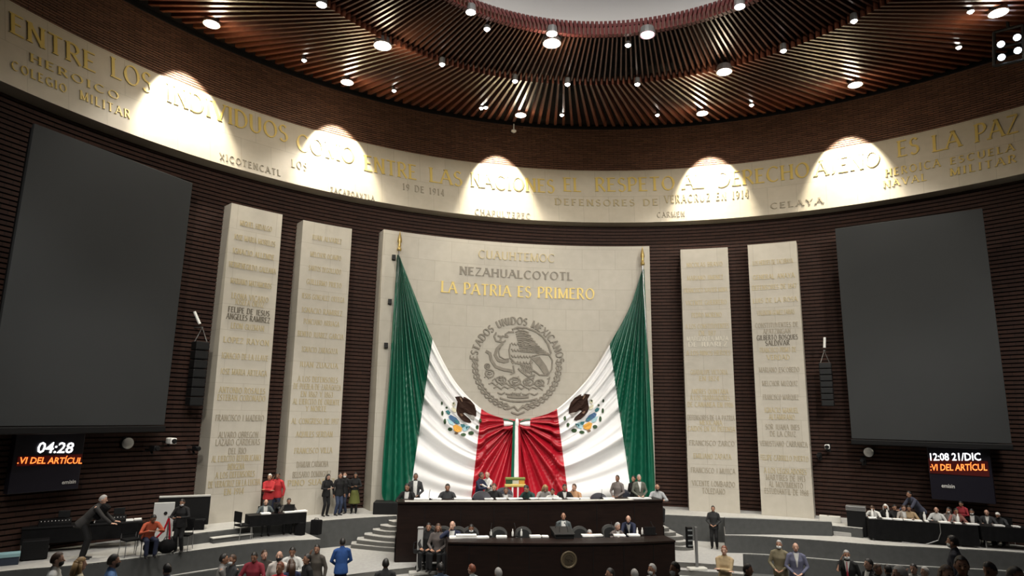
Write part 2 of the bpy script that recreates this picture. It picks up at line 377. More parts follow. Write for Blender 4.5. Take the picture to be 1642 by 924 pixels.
def interp(pts, n):
    out = []
    for i in range(n):
        t = i / (n - 1) * (len(pts) - 1); k = min(int(t), len(pts) - 2); f = t - k
        p0 = pts[max(k - 1, 0)]; p1 = pts[k]; p2 = pts[k + 1]; p3 = pts[min(k + 2, len(pts) - 1)]
        out.append(tuple(.5 * (2 * b + (c - a) * f + (2 * a - 5 * b + 4 * c - d) * f * f + (3 * b - a - 3 * c + d) * f ** 3) for a, b, c, d in zip(p0, p1, p2, p3)))
    return out
block('stage_platform', [(a, 17.4) for a in lin(-.74, .74, 60)], R_WALL, Z_LAND - .3, Z_PLAT, PM)
edgeL = interp([(-1.3, 19.6), (-1.12, 19.0), (-.968, 18.0), (-.889, 17.15), (-.778, 16.65), (-.6, 16.4), (-.482, 15.85)], 40)
block('side_platform_left', edgeL, R_WALL, Z_PIT - .1, Z_SIDE, PM)
edgeR = interp([(.462, 15.4), (.543, 15.72), (.755, 16.2), (.87, 17.1), (.987, 18.35), (1.12, 19.2), (1.3, 19.7)], 40)
block('side_platform_right', edgeR, R_WALL, Z_PIT - .1, Z_SIDE, PM)
block('ledge_left', [(a, r - .12) for a, r in edgeL], R_WALL - .1, Z_PIT - .1, Z_LAND, PM)
block('ledge_right', [(a, r - .12) for a, r in edgeR], R_WALL - .1, Z_PIT - .1, Z_LAND, PM)
# kerb that carries the right-hand stage edge forward above the side platform
base = [(1163, 857.3), (1200, 857.4), (1240, 857.6), (1290, 858.6), (1335, 860)]; tops = [829.3, 830.5, 832.2, 834.2, 836.0]
lo_ = [at_z(x, y, Z_SIDE) for x, y in base]; hi_ = []
for p, (x, y), yt in zip(lo_, base, tops): hi_.append(at_y(x, yt, p.y).z)
mb = MB()
for i in range(4):
    p, q = lo_[i], lo_[i + 1]; n = Vector((p.x, p.y, 0)).normalized(); n2 = Vector((q.x, q.y, 0)).normalized()
    A0, B0 = Vector((p.x, p.y, Z_SIDE - .1)), Vector((q.x, q.y, Z_SIDE - .1)); A1, B1 = Vector((p.x, p.y, hi_[i])), Vector((q.x, q.y, hi_[i + 1]))
    mb.add([A0, B0, B1, A1], [(0, 1, 2, 3)], 1); mb.add([A1 - Vector((0, 0, .03)) - n * .004, B1 - Vector((0, 0, .03)) - n2 * .004, B1 - n2 * .004, A1 - n * .004], [(0, 1, 2, 3)], 2)
    A2, B2 = P(17.45, ang(p), Z_PLAT), P(17.45, ang(q), Z_PLAT)
    mb.add([A1, B1, B2, A2], [(0, 1, 2, 3)], 0)
mb.add([Vector((lo_[0].x, lo_[0].y, Z_SIDE - .1)), Vector((lo_[0].x, lo_[0].y, hi_[0])), P(17.45, ang(lo_[0]), Z_PLAT), P(17.45, ang(lo_[0]), Z_SIDE)], [(0, 1, 2, 3)], 1)
mb.add([Vector((lo_[4].x, lo_[4].y, Z_SIDE - .1)), Vector((lo_[4].x, lo_[4].y, hi_[4])), P(17.45, ang(lo_[4]), Z_PLAT), P(17.45, ang(lo_[4]), Z_SIDE)], [(0, 1, 2, 3)], 1)
struct('stage_kerb', mb, PM)
# landing in front of the stage and the steps from it down to the pit
SM = [M_FLOOR, M_RISER, M_FLOOR]
for i in range(4):
    block('landing_step' if i else 'landing', [(a, 13.1 - .36 * i + .35 * abs(a)) for a in lin(-.56 + .02 * i, .50 - .0 * i, 30)], 17.5 if i == 0 else 14.0, Z_PIT - .1, Z_LAND - .165 * i, SM)
# the two flights beside the presidium, seven curved steps each
def flight(name, left, cx):
    mb = MB(); n = 7; dz = (Z_PLAT - Z_LAND) / n
    for i in range(1, n):
        z = Z_PLAT - dz * i; (x0, y0), (x1, y1) = left[i - 1]
        mid = ((x0 + x1) / 2, (y0 + y1) / 2 - .16)
        front = interp([(x0, y0), mid, (x1, y1)], 9)
        back = [(x, 17.6) for x, y in front]
        for (a, b, c, d) in zip(front[:-1], front[1:], back[1:], back[:-1]):
            mb.add([(*a, z), (*b, z), (*c, z), (*d, z)], [(0, 1, 2, 3)], 0)
            mb.add([(*a, z), (*b, z), (*b, z - dz - .01), (*a, z - dz - .01)], [(0, 1, 2, 3)], 1)
            mb.add([(*a, z + .002), (*b, z + .002), (*b, z - .035), (*a, z - .035)], [(0, 1, 2, 3)], 0)
        for k in (0, -1): mb.add([(*front[k], z), (*back[k], z), (*back[k], z - dz - .01), (*front[k], z - dz - .01)], [(0, 1, 2, 3)], 1)
    struct(name, mb, [M_FLOOR, M_RISER])
dz7 = (Z_PLAT - Z_LAND) / 7
LP_ = [(623, 835), (609.7, 843), (597.6, 850), (584, 857.7), (572, 865.8), (562.7, 873)]; RP_ = [(639, 837), (639, 845), (639, 853), (650, 864), (660, 872.5), (690, 882)]
lf = []
for i in range(6):
    z = Z_PLAT - dz7 * (i + 1); a = at_z(*LP_[i], z); b = at_z(*RP_[i], z); lf.append(((a.x, a.y), (b.x, b.y)))
flight('stair_left', lf, 0)
RL_ = [(1050, 839), (1050, 846), (1053, 853), (1060, 860), (1070, 868.5), (1078, 876)]; RR_ = [(1062, 839), (1073, 846.5), (1084, 853.5), (1096, 860), (1104, 868), (1112, 876)]
rf = []
for i in range(6):
    z = Z_PLAT - dz7 * (i + 1); a = at_z(*RL_[i], z); b = at_z(*RR_[i], z); rf.append(((a.x, a.y), (b.x, b.y)))
flight('stair_right', rf, 0)

# ================================================================== the inscribed stone frieze
def band_r(z): return 19.24 + (20.0 - 19.24) * (z - Z_BB) / (Z_BT - Z_BB)
band = thing('stone_frieze', 'long curved pale stone band with gold mottoes running across the whole wall', 'frieze', (0, 20, Z_BB))
mb = MB(); zs = lin(Z_BB, Z_BT, 9); aa = lin(-A_LIM, A_LIM, 240)
mb.grid(lambda a, z: P(band_r(z), a, z, 0), aa, zs)
mb.grid(lambda a, r: P(r, a, Z_BB, 0), aa, [19.24, 19.6, 20.05])
mb.grid(lambda a, r: P(r, a, Z_BT, 0), aa, [20.0, 20.1])
o = obj('stone_face', mb, M_BAND, band); uv_from(o, lambda v: (math.atan2(v.x, v.y + 20) * 19.6, v.z))
def band_text(s, p0, p1, hpx, m=M_GOLD, bold=1.0, gap=.14, depth=.035):
    """word s from the bottom-left point p0 to the bottom-right point p1"""
    q0 = at_r(*p0, 19.75, 0); q1 = at_r(*p1, 19.75, 0)
    def onband(p):
        q = at_r(p[0], p[1], 19.6, 0)
        for _ in range(4): q = at_r(p[0], p[1], band_r(q.z), 0)
        return math.atan2(q.x, q.y), q.z
    a0, z0 = onband(p0); a1, z1 = onband(p1); _, zt = onband((p0[0] + hpx * .04, p0[1] - hpx)); h = abs(zt - z0)
    L = (a1 - a0) * 19.6; zb = (z0 + z1) / 2
    mb = MB(); text_mesh(mb, s, lambda x, y, d: P(band_r(zb + y) - d, a0 + x / 19.6, zb + y, 0), h, L, depth, bold, gap=gap)
    return obj('inscription', mb, m, band)
for w, p0, p1, h in (('ENTRE', (16, 58), (153, 112), 32), ('LOS', (178, 122), (243, 151), 31), ('INDIVIDUOS', (268, 163), (461, 228), 29),
                     ('COMO', (476, 240), (568, 264), 26), ('ENTRE', (584, 273), (668, 289), 24), ('LAS', (689, 292), (741, 299), 23),
                     ('NACIONES', (756, 301), (889, 308), 22), ('EL', (904, 307), (932, 308), 22), ('RESPETO', (955, 308), (1082, 304), 22),
                     ('AL', (1096, 304), (1130, 301), 22), ('DERECHO', (1152, 300), (1298, 284), 23), ('AJENO', (1308, 283), (1411, 266), 24),
                     ('ES', (1440, 252), (1474, 246), 26), ('LA', (1496, 244), (1541, 235), 27), ('PAZ', (1564, 228), (1634, 213), 29)):
    band_text(w, p0, p1, h)
for w, p0, p1, h, m in (('HEROICO', (48, 104), (190, 156), 13, M_GOLD), ('COLEGIO', (18, 114), (106, 147), 14, M_GOLD), ('MILITAR', (128, 160), (208, 190), 14, M_GOLD),
                        ('HEROICA', (1420, 283), (1508, 268), 12, M_GOLD), ('ESCUELA', (1524, 262), (1627, 244), 11, M_GOLD), ('NAVAL', (1417, 301), (1486, 290), 11, M_GOLD), ('MILITAR', (1524, 281), (1630, 262), 12, M_GOLD),
                        ('DEFENSORES DE', (890, 330), (1055, 328), 10, M_GOLD_DULL), ('VERACRUZ EN 1914', (1066, 326), (1200, 317), 12, M_GOLD_DULL), ('CHAPULTEPEC', (762, 346), (850, 350), 9, M_LETTER_STONE), ('CARMEN', (1054, 350), (1098, 346), 8, M_LETTER_STONE),
                        ('19 DE 1914', (646, 306), (712, 313), 10, M_LETTER_STONE), ('LOS', (468, 268), (492, 274), 12, M_GOLD_DULL), ('XICOTENCATL', (352, 256), (450, 282), 10, M_LETTER_STONE), ('ZACAPOAXTLA', (530, 310), (600, 320), 8, M_LETTER_STONE), ('CELAYA', (1236, 336), (1320, 325), 9, M_LETTER_STONE)):
    band_text(w, p0, p1, h, m, gap=.3)

# ================================================================== slab and pillars
def curved_slab(mb, a0, a1, z0, z1, r, r_back, n, ox=OX, z_mid=None):
    aa = lin(a0, a1, n)
    mb.grid(lambda a, z: P(r, a, z, ox), aa, lin(z0, z1, 5)); mb.grid(lambda a, rr: P(rr, a, z1, ox), aa, [r, r_back]); mb.grid(lambda a, rr: P(rr, a, z0, ox), aa, [r, r_back])
    for a in (a0, a1): mb.grid(lambda z, rr: P(rr, a, z, ox), [z0, z1], [r, r_back])
def r_at(z): return 18.85 + (19.195 - 18.85) * (z - Z_PLAT) / (7.6 - Z_PLAT)
def leaning_slab(mb, a0, a1, z0, z1, n):
    aa = lin(a0, a1, n); zz = lin(z0, z1, 6); rb = R_WALL + .04
    mb.grid(lambda a, z: P(r_at(z), a, z), aa, zz)
    for z in (z0, z1): mb.grid(lambda a, t: P(r_at(z) + (rb - r_at(z)) * t, a, z), aa, [0, 1])
    for a in (a0, a1): mb.grid(lambda z, t: P(r_at(z) + (rb - r_at(z)) * t, a, z), zz, [0, 1])
def on_face(px, py, lift=0.0):
    q = at_r(px, py, 19.0)
    for _ in range(4): q = at_r(px, py, r_at(q.z) - lift)
    return q
slab = thing('memorial_slab', 'tall wide stone panel with carved seal and gold motto behind the draped flags', 'wall panel', (OX, 19, Z_PLAT))
mb = MB(); leaning_slab(mb, -.3189, .3189, Z_PLAT, 7.7495, 40)
o = obj('stone_face', mb, M_STONE, slab); uv_from(o, lambda v: (math.atan2(v.x, v.y + 19) * 19, v.z))
def face_text(parent, s, p0, p1, hpx, m, bold=1.0, gap=.14, depth=.03):
    q0 = on_face(*p0); q1 = on_face(*p1); qt = on_face(p0[0], p0[1] - hpx)
    a0, a1 = ang(q0), ang(q1); h = qt.z - q0.z; L = (a1 - a0) * 19; zb = (q0.z + q1.z) / 2
    mb = MB(); text_mesh(mb, s, lambda x, y, d: P(r_at(zb + y) - d, a0 + x / 19, zb + y), h, L, depth, bold, gap=gap)
    return obj('inscription', mb, m, parent)
face_text(slab, 'CUAUHTEMOC', (767, 414), (889, 421), 13, M_GOLD_DULL)
face_text(slab, 'NEZAHUALCOYOTL', (737, 441), (918, 449), 13, M_RELIEF, 1.2)
face_text(slab, 'LA PATRIA ES PRIMERO', (707, 469), (953, 480), 18, M_GOLD, 1.1)
# carved seal: drawn as raised ridges in the plane of the panel
SC = on_face(829, 585); SA, SZ = ang(SC), SC.z
SR = abs(on_face(829, 510).z - SZ)
def seal(x, y, d): return P(r_at(SZ + y) - d, SA + x / 19, SZ + y)
mb = MB()
def ridge(pts, w, d=.05, mi=0):
    pts = [((x - 470) / 370 * SR, (470 - y) / 370 * SR) for x, y in pts]; w = w / 370 * SR
    k = len(pts)
    for i in range(k - 1):
        (x0, y0), (x1, y1) = pts[i], pts[i + 1]; l = math.hypot(x1 - x0, y1 - y0) or 1e-6; nx, ny = -(y1 - y0) / l * w / 2, (x1 - x0) / l * w / 2
        ex, ey = (x1 - x0) / l * w * .2, (y1 - y0) / l * w * .2
        vs = [seal(x0 + nx - ex, y0 + ny - ey, d), seal(x1 + nx + ex, y1 + ny + ey, d), seal(x1 - nx + ex, y1 - ny + ey, d), seal(x0 - nx - ex, y0 - ny - ey, d)]
        vs += [seal(x0 + nx - ex, y0 + ny - ey, -.01), seal(x1 + nx + ex, y1 + ny + ey, -.01), seal(x1 - nx + ex, y1 - ny + ey, -.01), seal(x0 - nx - ex, y0 - ny - ey, -.01)]
        mb.add(vs, [(0, 1, 2, 3), (0, 4, 5, 1), (1, 5, 6, 2), (2, 6, 7, 3), (3, 7, 4, 0)], mi)
word = 'ESTADOS UNIDOS MEXICANOS'; gl = [c for c in word]
tot = sum((.45 if c == ' ' else GL[c][0]) + .16 for c in gl); cur = 0.0
for c in gl:                                                       # the ring of letters, from nine o'clock over the top to three o'clock
    w = (.45 if c == ' ' else GL[c][0]) + .16
    th = math.radians(172 - 172 * (cur + w / 2) / tot + 4); cur += w
    if c == ' ': continue
    ww, quads = stroke_quads(c, 1.5); hh = .155 * SR; ks = hh * .92
    for q in quads:
        pts = []
        for x, y in q:
            lx, ly = (x - ww / 2) * ks, y * hh + .86 * SR
            pts.append((lx * math.sin(th) + ly * math.cos(th), -lx * math.cos(th) + ly * math.sin(th)))
        vs = [seal(a, b, .05) for a, b in pts] + [seal(a, b, -.01) for a, b in pts]
        mb.add(vs, [(0, 1, 2, 3), (0, 4, 5, 1), (1, 5, 6, 2), (2, 6, 7, 3), (3, 7, 4, 0)])
obj('seal_lettering', mb, M_RELIEF, slab)
mb = MB()
ridge([(430, 195), (470, 175), (540, 178), (610, 200), (670, 240), (715, 300), (738, 370)], 13)                      # back of the raised wing
for i in range(11):                                                                                                   # flight feathers
    t = i / 10; x0, y0 = 455 + 40 * t, 215 + 150 * t; x1, y1 = 560 + 175 * t, 215 + 165 * t + 25 * math.sin(3 * t)
    ridge([(x0, y0), ((x0 + x1) / 2, (y0 + y1) / 2 - 22 + 18 * t), (x1, y1)], 8)
for i in range(9):
    t = i / 8; ridge([(585 + 60 * t, 415 - 10 * t), (640 + 60 * t, 470 + 8 * t), (700 + 30 * t - 20 * abs(t - .5), 540 - 14 * t)], 8)   # second wing and tail
ridge([(590, 400), (660, 380), (725, 385), (750, 430), (745, 500), (715, 545), (650, 545), (590, 505), (575, 450), (590, 400)], 10)
for i in range(7):
    for j in range(4): ridge([(425 + 24 * i, 300 + 48 * j + 8 * (i % 2)), (437 + 24 * i, 318 + 48 * j), (449 + 24 * i, 300 + 48 * j + 8 * (i % 2))], 7)                # breast scales
ridge([(415, 310), (405, 360), (415, 420), (455, 455), (520, 470), (570, 480)], 10)
ridge([(440, 215), (400, 215), (375, 235), (395, 255), (350, 250), (330, 290), (355, 300), (375, 285)], 12)             # head and beak
ridge([(300, 225), (285, 255), (300, 290), (335, 295), (340, 255), (315, 250)], 12)                                      # snake's head
ridge([(350, 310), (310, 350), (295, 400), (320, 440), (370, 450), (400, 440)], 22)
ridge([(345, 325), (325, 370), (330, 410), (370, 430), (405, 425)], 7)
ridge([(225, 375), (255, 390), (265, 440), (300, 490), (360, 510), (430, 520)], 22)
ridge([(480, 500), (515, 530), (560, 560), (610, 545)], 12); ridge([(520, 490), (560, 520), (600, 515)], 10); ridge([(440, 480), (450, 530), (420, 545)], 10)
for cx, cy, w_, h_ in ((255, 545, 70, 60), (345, 590, 80, 50), (455, 600, 90, 62), (560, 600, 80, 55), (650, 605, 70, 46), (235, 490, 40, 40)):              # cactus pads
    ridge([(cx + w_ / 2 * math.cos(k * math.pi / 5), cy + h_ / 2 * math.sin(k * math.pi / 5)) for k in range(11)], 9)
    ridge([(cx - w_ * .25, cy), (cx, cy + h_ * .15), (cx + w_ * .25, cy)], 7); ridge([(cx - w_ * .2, cy - h_ * .2), (cx + w_ * .15, cy - h_ * .2)], 6)
for i in range(7): ridge([(290 + 55 * i, 655 + 8 * (i % 2)), (315 + 55 * i, 640), (345 + 55 * i, 660 - 6 * (i % 3))], 8)                                       # stone and water lines
for i in range(5): ridge([(320 + 65 * i, 690 + 6 * (i % 2)), (350 + 65 * i, 700), (375 + 65 * i, 686)], 9)
ridge([(340, 730), (420, 750), (500, 752), (580, 742), (630, 728)], 12); ridge([(400, 715), (480, 722), (560, 715)], 18)
for sgn in (-1, 1):                                                                                                    # laurel and oak branches
    for i in range(12):
        th = math.radians(270 + sgn * (10 + 7.2 * i)); x, y = 470 + 330 * math.cos(th), 470 - 330 * math.sin(th)
        ux, uy = -math.sin(th) * sgn, -math.cos(th) * sgn; rx, ry = math.cos(th), -math.sin(th)
        for q in (-1, 1): ridge([(x, y), (x + ux * 26 + rx * 22 * q, y + uy * 26 + ry * 22 * q), (x + ux * 44 + rx * 16 * q, y + uy * 44 + ry * 16 * q)], 10)
        ridge([(x - ux * 20, y - uy * 20), (x + ux * 20, y + uy * 20)], 6)
ridge([(400, 810), (450, 790), (480, 820), (520, 785), (560, 810)], 12); ridge([(430, 835), (480, 850), (530, 830)], 12)
for i in range(10):
    t = i / 9; ridge([(470 + 20 * t, 190 + 150 * t), (500 + 60 * t, 200 + 110 * t), (540 + 110 * t, 205 + 130 * t)], 6)
for i in range(6): ridge([(500 + 14 * i, 470 + 4 * (i % 2)), (515 + 14 * i, 500), (505 + 16 * i, 530 + 5 * (i % 3))], 8)
for i in range(9): ridge([(215 + 62 * i, 575 + 22 * (i % 2)), (235 + 62 * i, 560 + 20 * (i % 2)), (250 + 58 * i, 585 + 14 * (i % 3))], 7)
for i in range(8): ridge([(250 + 55 * i, 625 + 9 * (i % 2)), (275 + 55 * i, 612), (300 + 55 * i, 632)], 9)
for i in range(6): ridge([(430 + 13 * i, 690), (436 + 13 * i, 722)], 7)
obj('seal_relief', mb, M_RELIEF, slab)
# four inscribed pillars
PIL = [('outermost left stone pillar, next to the big left screen', (-.645, -.5419), 7.587,
        [('MIGUEL HIDALGO', 367, .62, 0), ('JOSE MARIA MORELOS', 390, .8, 0), ('IGNACIO ALLENDE', 412, .8, 0), ('HERMENEGILDO GALEANA', 434, .9, 0), ('MARIANO MATAMOROS', 459, .78, 0), ('LEONA VICARIO', 482, .7, 0), ('JOSEFA ORTIZ', 491, .55, 0),
         ('FELIPE DE JESUS', 504, .78, 2), ('ANGELES RAMIREZ', 515, .82, 2), ('LEON GUZMAN', 529, .62, 0), ('LOPEZ RAYON', 552, .85, 0), ('IGNACIO DE LA LLAVE', 577, .86, 0), ('JOSE MARIA ARTEAGA', 602, .86, 0),
         ('ANTONIO ROSALES', 631, .85, 0), ('ESTEBAN CORONADO', 643, .88, 0), ('FRANCISCO I MADERO', 675, .88, 1), ('ALVARO OBREGON', 702, .72, 1), ('LAZARO CARDENAS', 714, .8, 1), ('DEL RIO', 728, .32, 1), ('AL EJERCITO REPUBLICANO', 740, .88, 0), ('INDIGENA', 753, .3, 0),
         ('A LOS DEFENSORES', 766, .7, 0), ('DE VERACRUZ EN LA LUCHA', 780, .92, 0), ('EN 1914', 793, .35, 0)]),
       ('second stone pillar from the left, beside the panel with the seal', (-.4982, -.391), 7.54,
        [('JUAN ALVAREZ', 388, .6, 0), ('MELCHOR OCAMPO', 415, .62, 0), ('SANTOS DEGOLLADO', 437, .65, 0), ('GUILLERMO PRIETO', 459, .7, 0), ('JESUS GONZALEZ ORTEGA', 482, .85, 0), ('IGNACIO RAMIREZ', 504, .8, 0), ('PONCIANO ARRIAGA', 522, .7, 0), ('BENITO JUAREZ GARCIA', 542, .9, 0), ('IGNACIO ZARAGOZA', 566, .7, 0),
         ('JUAN ZUAZUA', 590, .75, 0), ('A LOS DEFENSORES', 613, .78, 0), ('DE PUEBLA DE ZARAGOZA', 625, .92, 0), ('EN 1862 Y 1863', 637, .62, 0), ('AL EJERCITO DE ORIENTE', 649, .9, 0), ('Y NORTE', 660, .4, 0), ('AL CONGRESO DE 1917', 680, .9, 0), ('AQUILES SERDAN', 701, .7, 0), ('FRANCISCO VILLA', 727, .72, 0), ('DAMIAN CARMONA', 749, .6, 1), ('BELISARIO DOMINGUEZ', 765, .72, 1), ('PINO SUAREZ', 778, .88, 0)]),
       ('inner stone pillar right of the panel with the seal', (.391, .4982), 7.54,
        [('NICOLAS BRAVO', 428, .75, 0), ('MARIANO JIMENEZ', 449, .75, 0), ('FRANCISCO XAVIER MINA', 469, .9, 0), ('VICENTE GUERRERO', 489, .85, 0), ('PEDRO MORENO', 509, .62, 0), ('A LOS CONSTITUYENTES', 527, .9, 0), ('DE 1857', 538, .35, 0), ('MARGARITA MAZA', 547, .85, 3), ('DE JUAREZ', 556, .8, 3), ('A LOS NINOS HEROES', 570, .9, 0), ('GUADALUPE VICTORIA', 601, .75, 0), ('EN 1824', 611, .4, 0),
         ('ANDRES QUINTANA', 632, .75, 0), ('A LOS TRABAJADORES', 642, .8, 0), ('DE CANANEA EN 1906', 653, .92, 0), ('DEFENSORES DE LA PATRIA', 674, .95, 1), ('MEXICANA', 682, .45, 0), ('CAIDOS EN SU DEFENSA', 692, .95, 0), ('FRANCISCO ZARCO', 715, .9, 1), ('EMILIANO ZAPATA', 736, .75, 0), ('FRANCISCO J MUJICA', 759, .88, 1), ('VICENTE LOMBARDO', 780, .85, 1), ('TOLEDANO', 792, .45, 1)]),
       ('outermost right stone pillar, next to the big right screen', (.5419, .645), 7.587,
        [('LOS HEROES DE TACUBAYA', 424, .82, 0), ('GENERAL ANAYA', 447, .85, 0), ('DEFENSORES DE 1847', 464, .9, 0), ('LUIS DE LA ROSA', 485, .9, 0), ('VALENTIN GOMEZ FARIAS', 505, .75, 0), ('CONSTITUYENTES DE', 525, .86, 1), ('APATZINGAN', 535, .55, 1), ('GILBERTO BOSQUES', 545, .82, 2), ('SALDIVAR', 554, .48, 2), ('FRANCISCO PRIMO DE', 565, .72, 0), ('VERDAD', 577, .45, 0), ('MARIANO ESCOBEDO', 597, .8, 1),
         ('MELCHOR MUZQUIZ', 619, .7, 1), ('FRANCISCO MARQUEZ', 641, .7, 1), ('IGNACIO MANUEL', 662, .66, 0), ('ALTAMIRANO', 673, .5, 0), ('SOR JUANA INES', 689, .66, 1), ('DE LA CRUZ', 700, .5, 1), ('VENUSTIANO CARRANZA', 716, .92, 1), ('FELIPE CARRILLO PUERTO', 739, .92, 0), ('A LOS LEGISLADORES', 760, .82, 0), ('MARTIRES DE 1913', 771, .75, 1), ('AL MOVIMIENTO', 782, .65, 1), ('ESTUDIANTIL DE 1968', 793, .84, 1)])]
from collections import namedtuple
def yz_on(a, y_px):
    """height on a pillar face at the given angle whose picture row is y_px"""
    lo, hi = Z_PLAT, 9.0
    def row(z):
        q = P(r_at(z), a, z) - CAM; c, s = math.cos(YAW), math.sin(YAW)
        x = q.x * c - q.y * s; y = q.x * s + q.y * c; cp, sp = math.cos(PITCH), math.sin(PITCH)
        Y = y * cp + q.z * sp; Zc = -y * sp + q.z * cp; u = F * x / Y; v = -F * Zc / Y
        return 462 + u * math.sin(ROLL) + v * math.cos(ROLL)
    for _ in range(40):
        mid = (lo + hi) / 2
        if row(mid) > y_px: lo = mid
        else: hi = mid
    return lo
LM = [M_GOLD_DULL, M_LETTER_STONE, M_LETTER_DARK, M_LETTER_PALE]
for lab, (a0, a1), zt, lines in PIL:
    am = (a0 + a1) / 2
    t = thing('inscribed_pillar', lab, 'pillar', tuple(P(18.9, am, Z_PLAT)), 0, 'inscribed stone pillars')
    mb = MB(); leaning_slab(mb, a0, a1, Z_PLAT, zt, 9)
    o = obj('stone_face', mb, M_STONE, t); bx, by = t.location.x - OX, t.location.y
    uv_from(o, lambda v: (math.atan2(v.x + bx, v.y + by) * 19, v.z))
    for s, y, frac, mi in lines:
        zb = yz_on(am, y); L = (a1 - a0) * 19 * frac; aa0 = am - L / 38
        s = ''.join(c for c in s if c == ' ' or c in GL)
        mb = MB(); text_mesh(mb, s, lambda x, yy, d: P(r_at(zb + yy) - d, aa0 + x / 19, zb + yy), .205, L, .015, 1.1 if mi == 0 else 1.25)
        obj('inscription', mb, LM[mi], t)
# ================================================================== the two draped flags
M_GREEN = noisy('green_satin', (.004, .105, .060), (.003, .085, .047), 3, .32, spec=.7)
M_WHITECLOTH = noisy('white_satin', (.80, .80, .80), (.77, .77, .78), 3, .5, spec=.4)
M_RED = noisy('red_satin', (.42, .008, .022), (.34, .006, .017), 3, .35, spec=.5)
M_EAGLE = mat('eagle_brown', (.024, .010, .006), .8, spec=.2); M_EAGLE2 = mat('eagle_tan', (.17, .10, .06), .7); M_EM_GREEN = mat('emblem_green', (.025, .065, .022), .7)
M_EM_TEAL = mat('emblem_teal', (.03, .16, .18), .7); M_EM_BLUE = mat('emblem_blue', (.05, .12, .25), .7); M_EM_GOLD = mat('emblem_gold', (.60, .30, .04), .7); M_EM_PALE = mat('emblem_pale', (.55, .53, .40), .7)
M_EM_SKY = mat('emblem_pale_blue', (.35, .55, .62), .7); M_EM_GREY = mat('emblem_grey', (.42, .40, .38), .7)
def spl(pts, s):
    """pts: list of (s, x, y), smooth interpolation in s"""
    k = 0
    while k < len(pts) - 2 and s > pts[k + 1][0]: k += 1
    f = (s - pts[k][0]) / (pts[k + 1][0] - pts[k][0]); f = min(max(f, 0), 1)
    def tan(i):
        a = pts[max(i - 1, 0)]; b = pts[min(i + 1, len(pts) - 1)]; d = (b[0] - a[0]) or 1; return ((b[1] - a[1]) / d, (b[2] - a[2]) / d)
    h = pts[k + 1][0] - pts[k][0]; m0 = tan(k); m1 = tan(k + 1)
    h00, h10, h01, h11 = 2 * f**3 - 3 * f**2 + 1, f**3 - 2 * f**2 + f, -2 * f**3 + 3 * f**2, f**3 - f**2
    return tuple(h00 * pts[k][i + 1] + h10 * h * m0[i] + h01 * pts[k + 1][i + 1] + h11 * h * m1[i] for i in (0, 1))
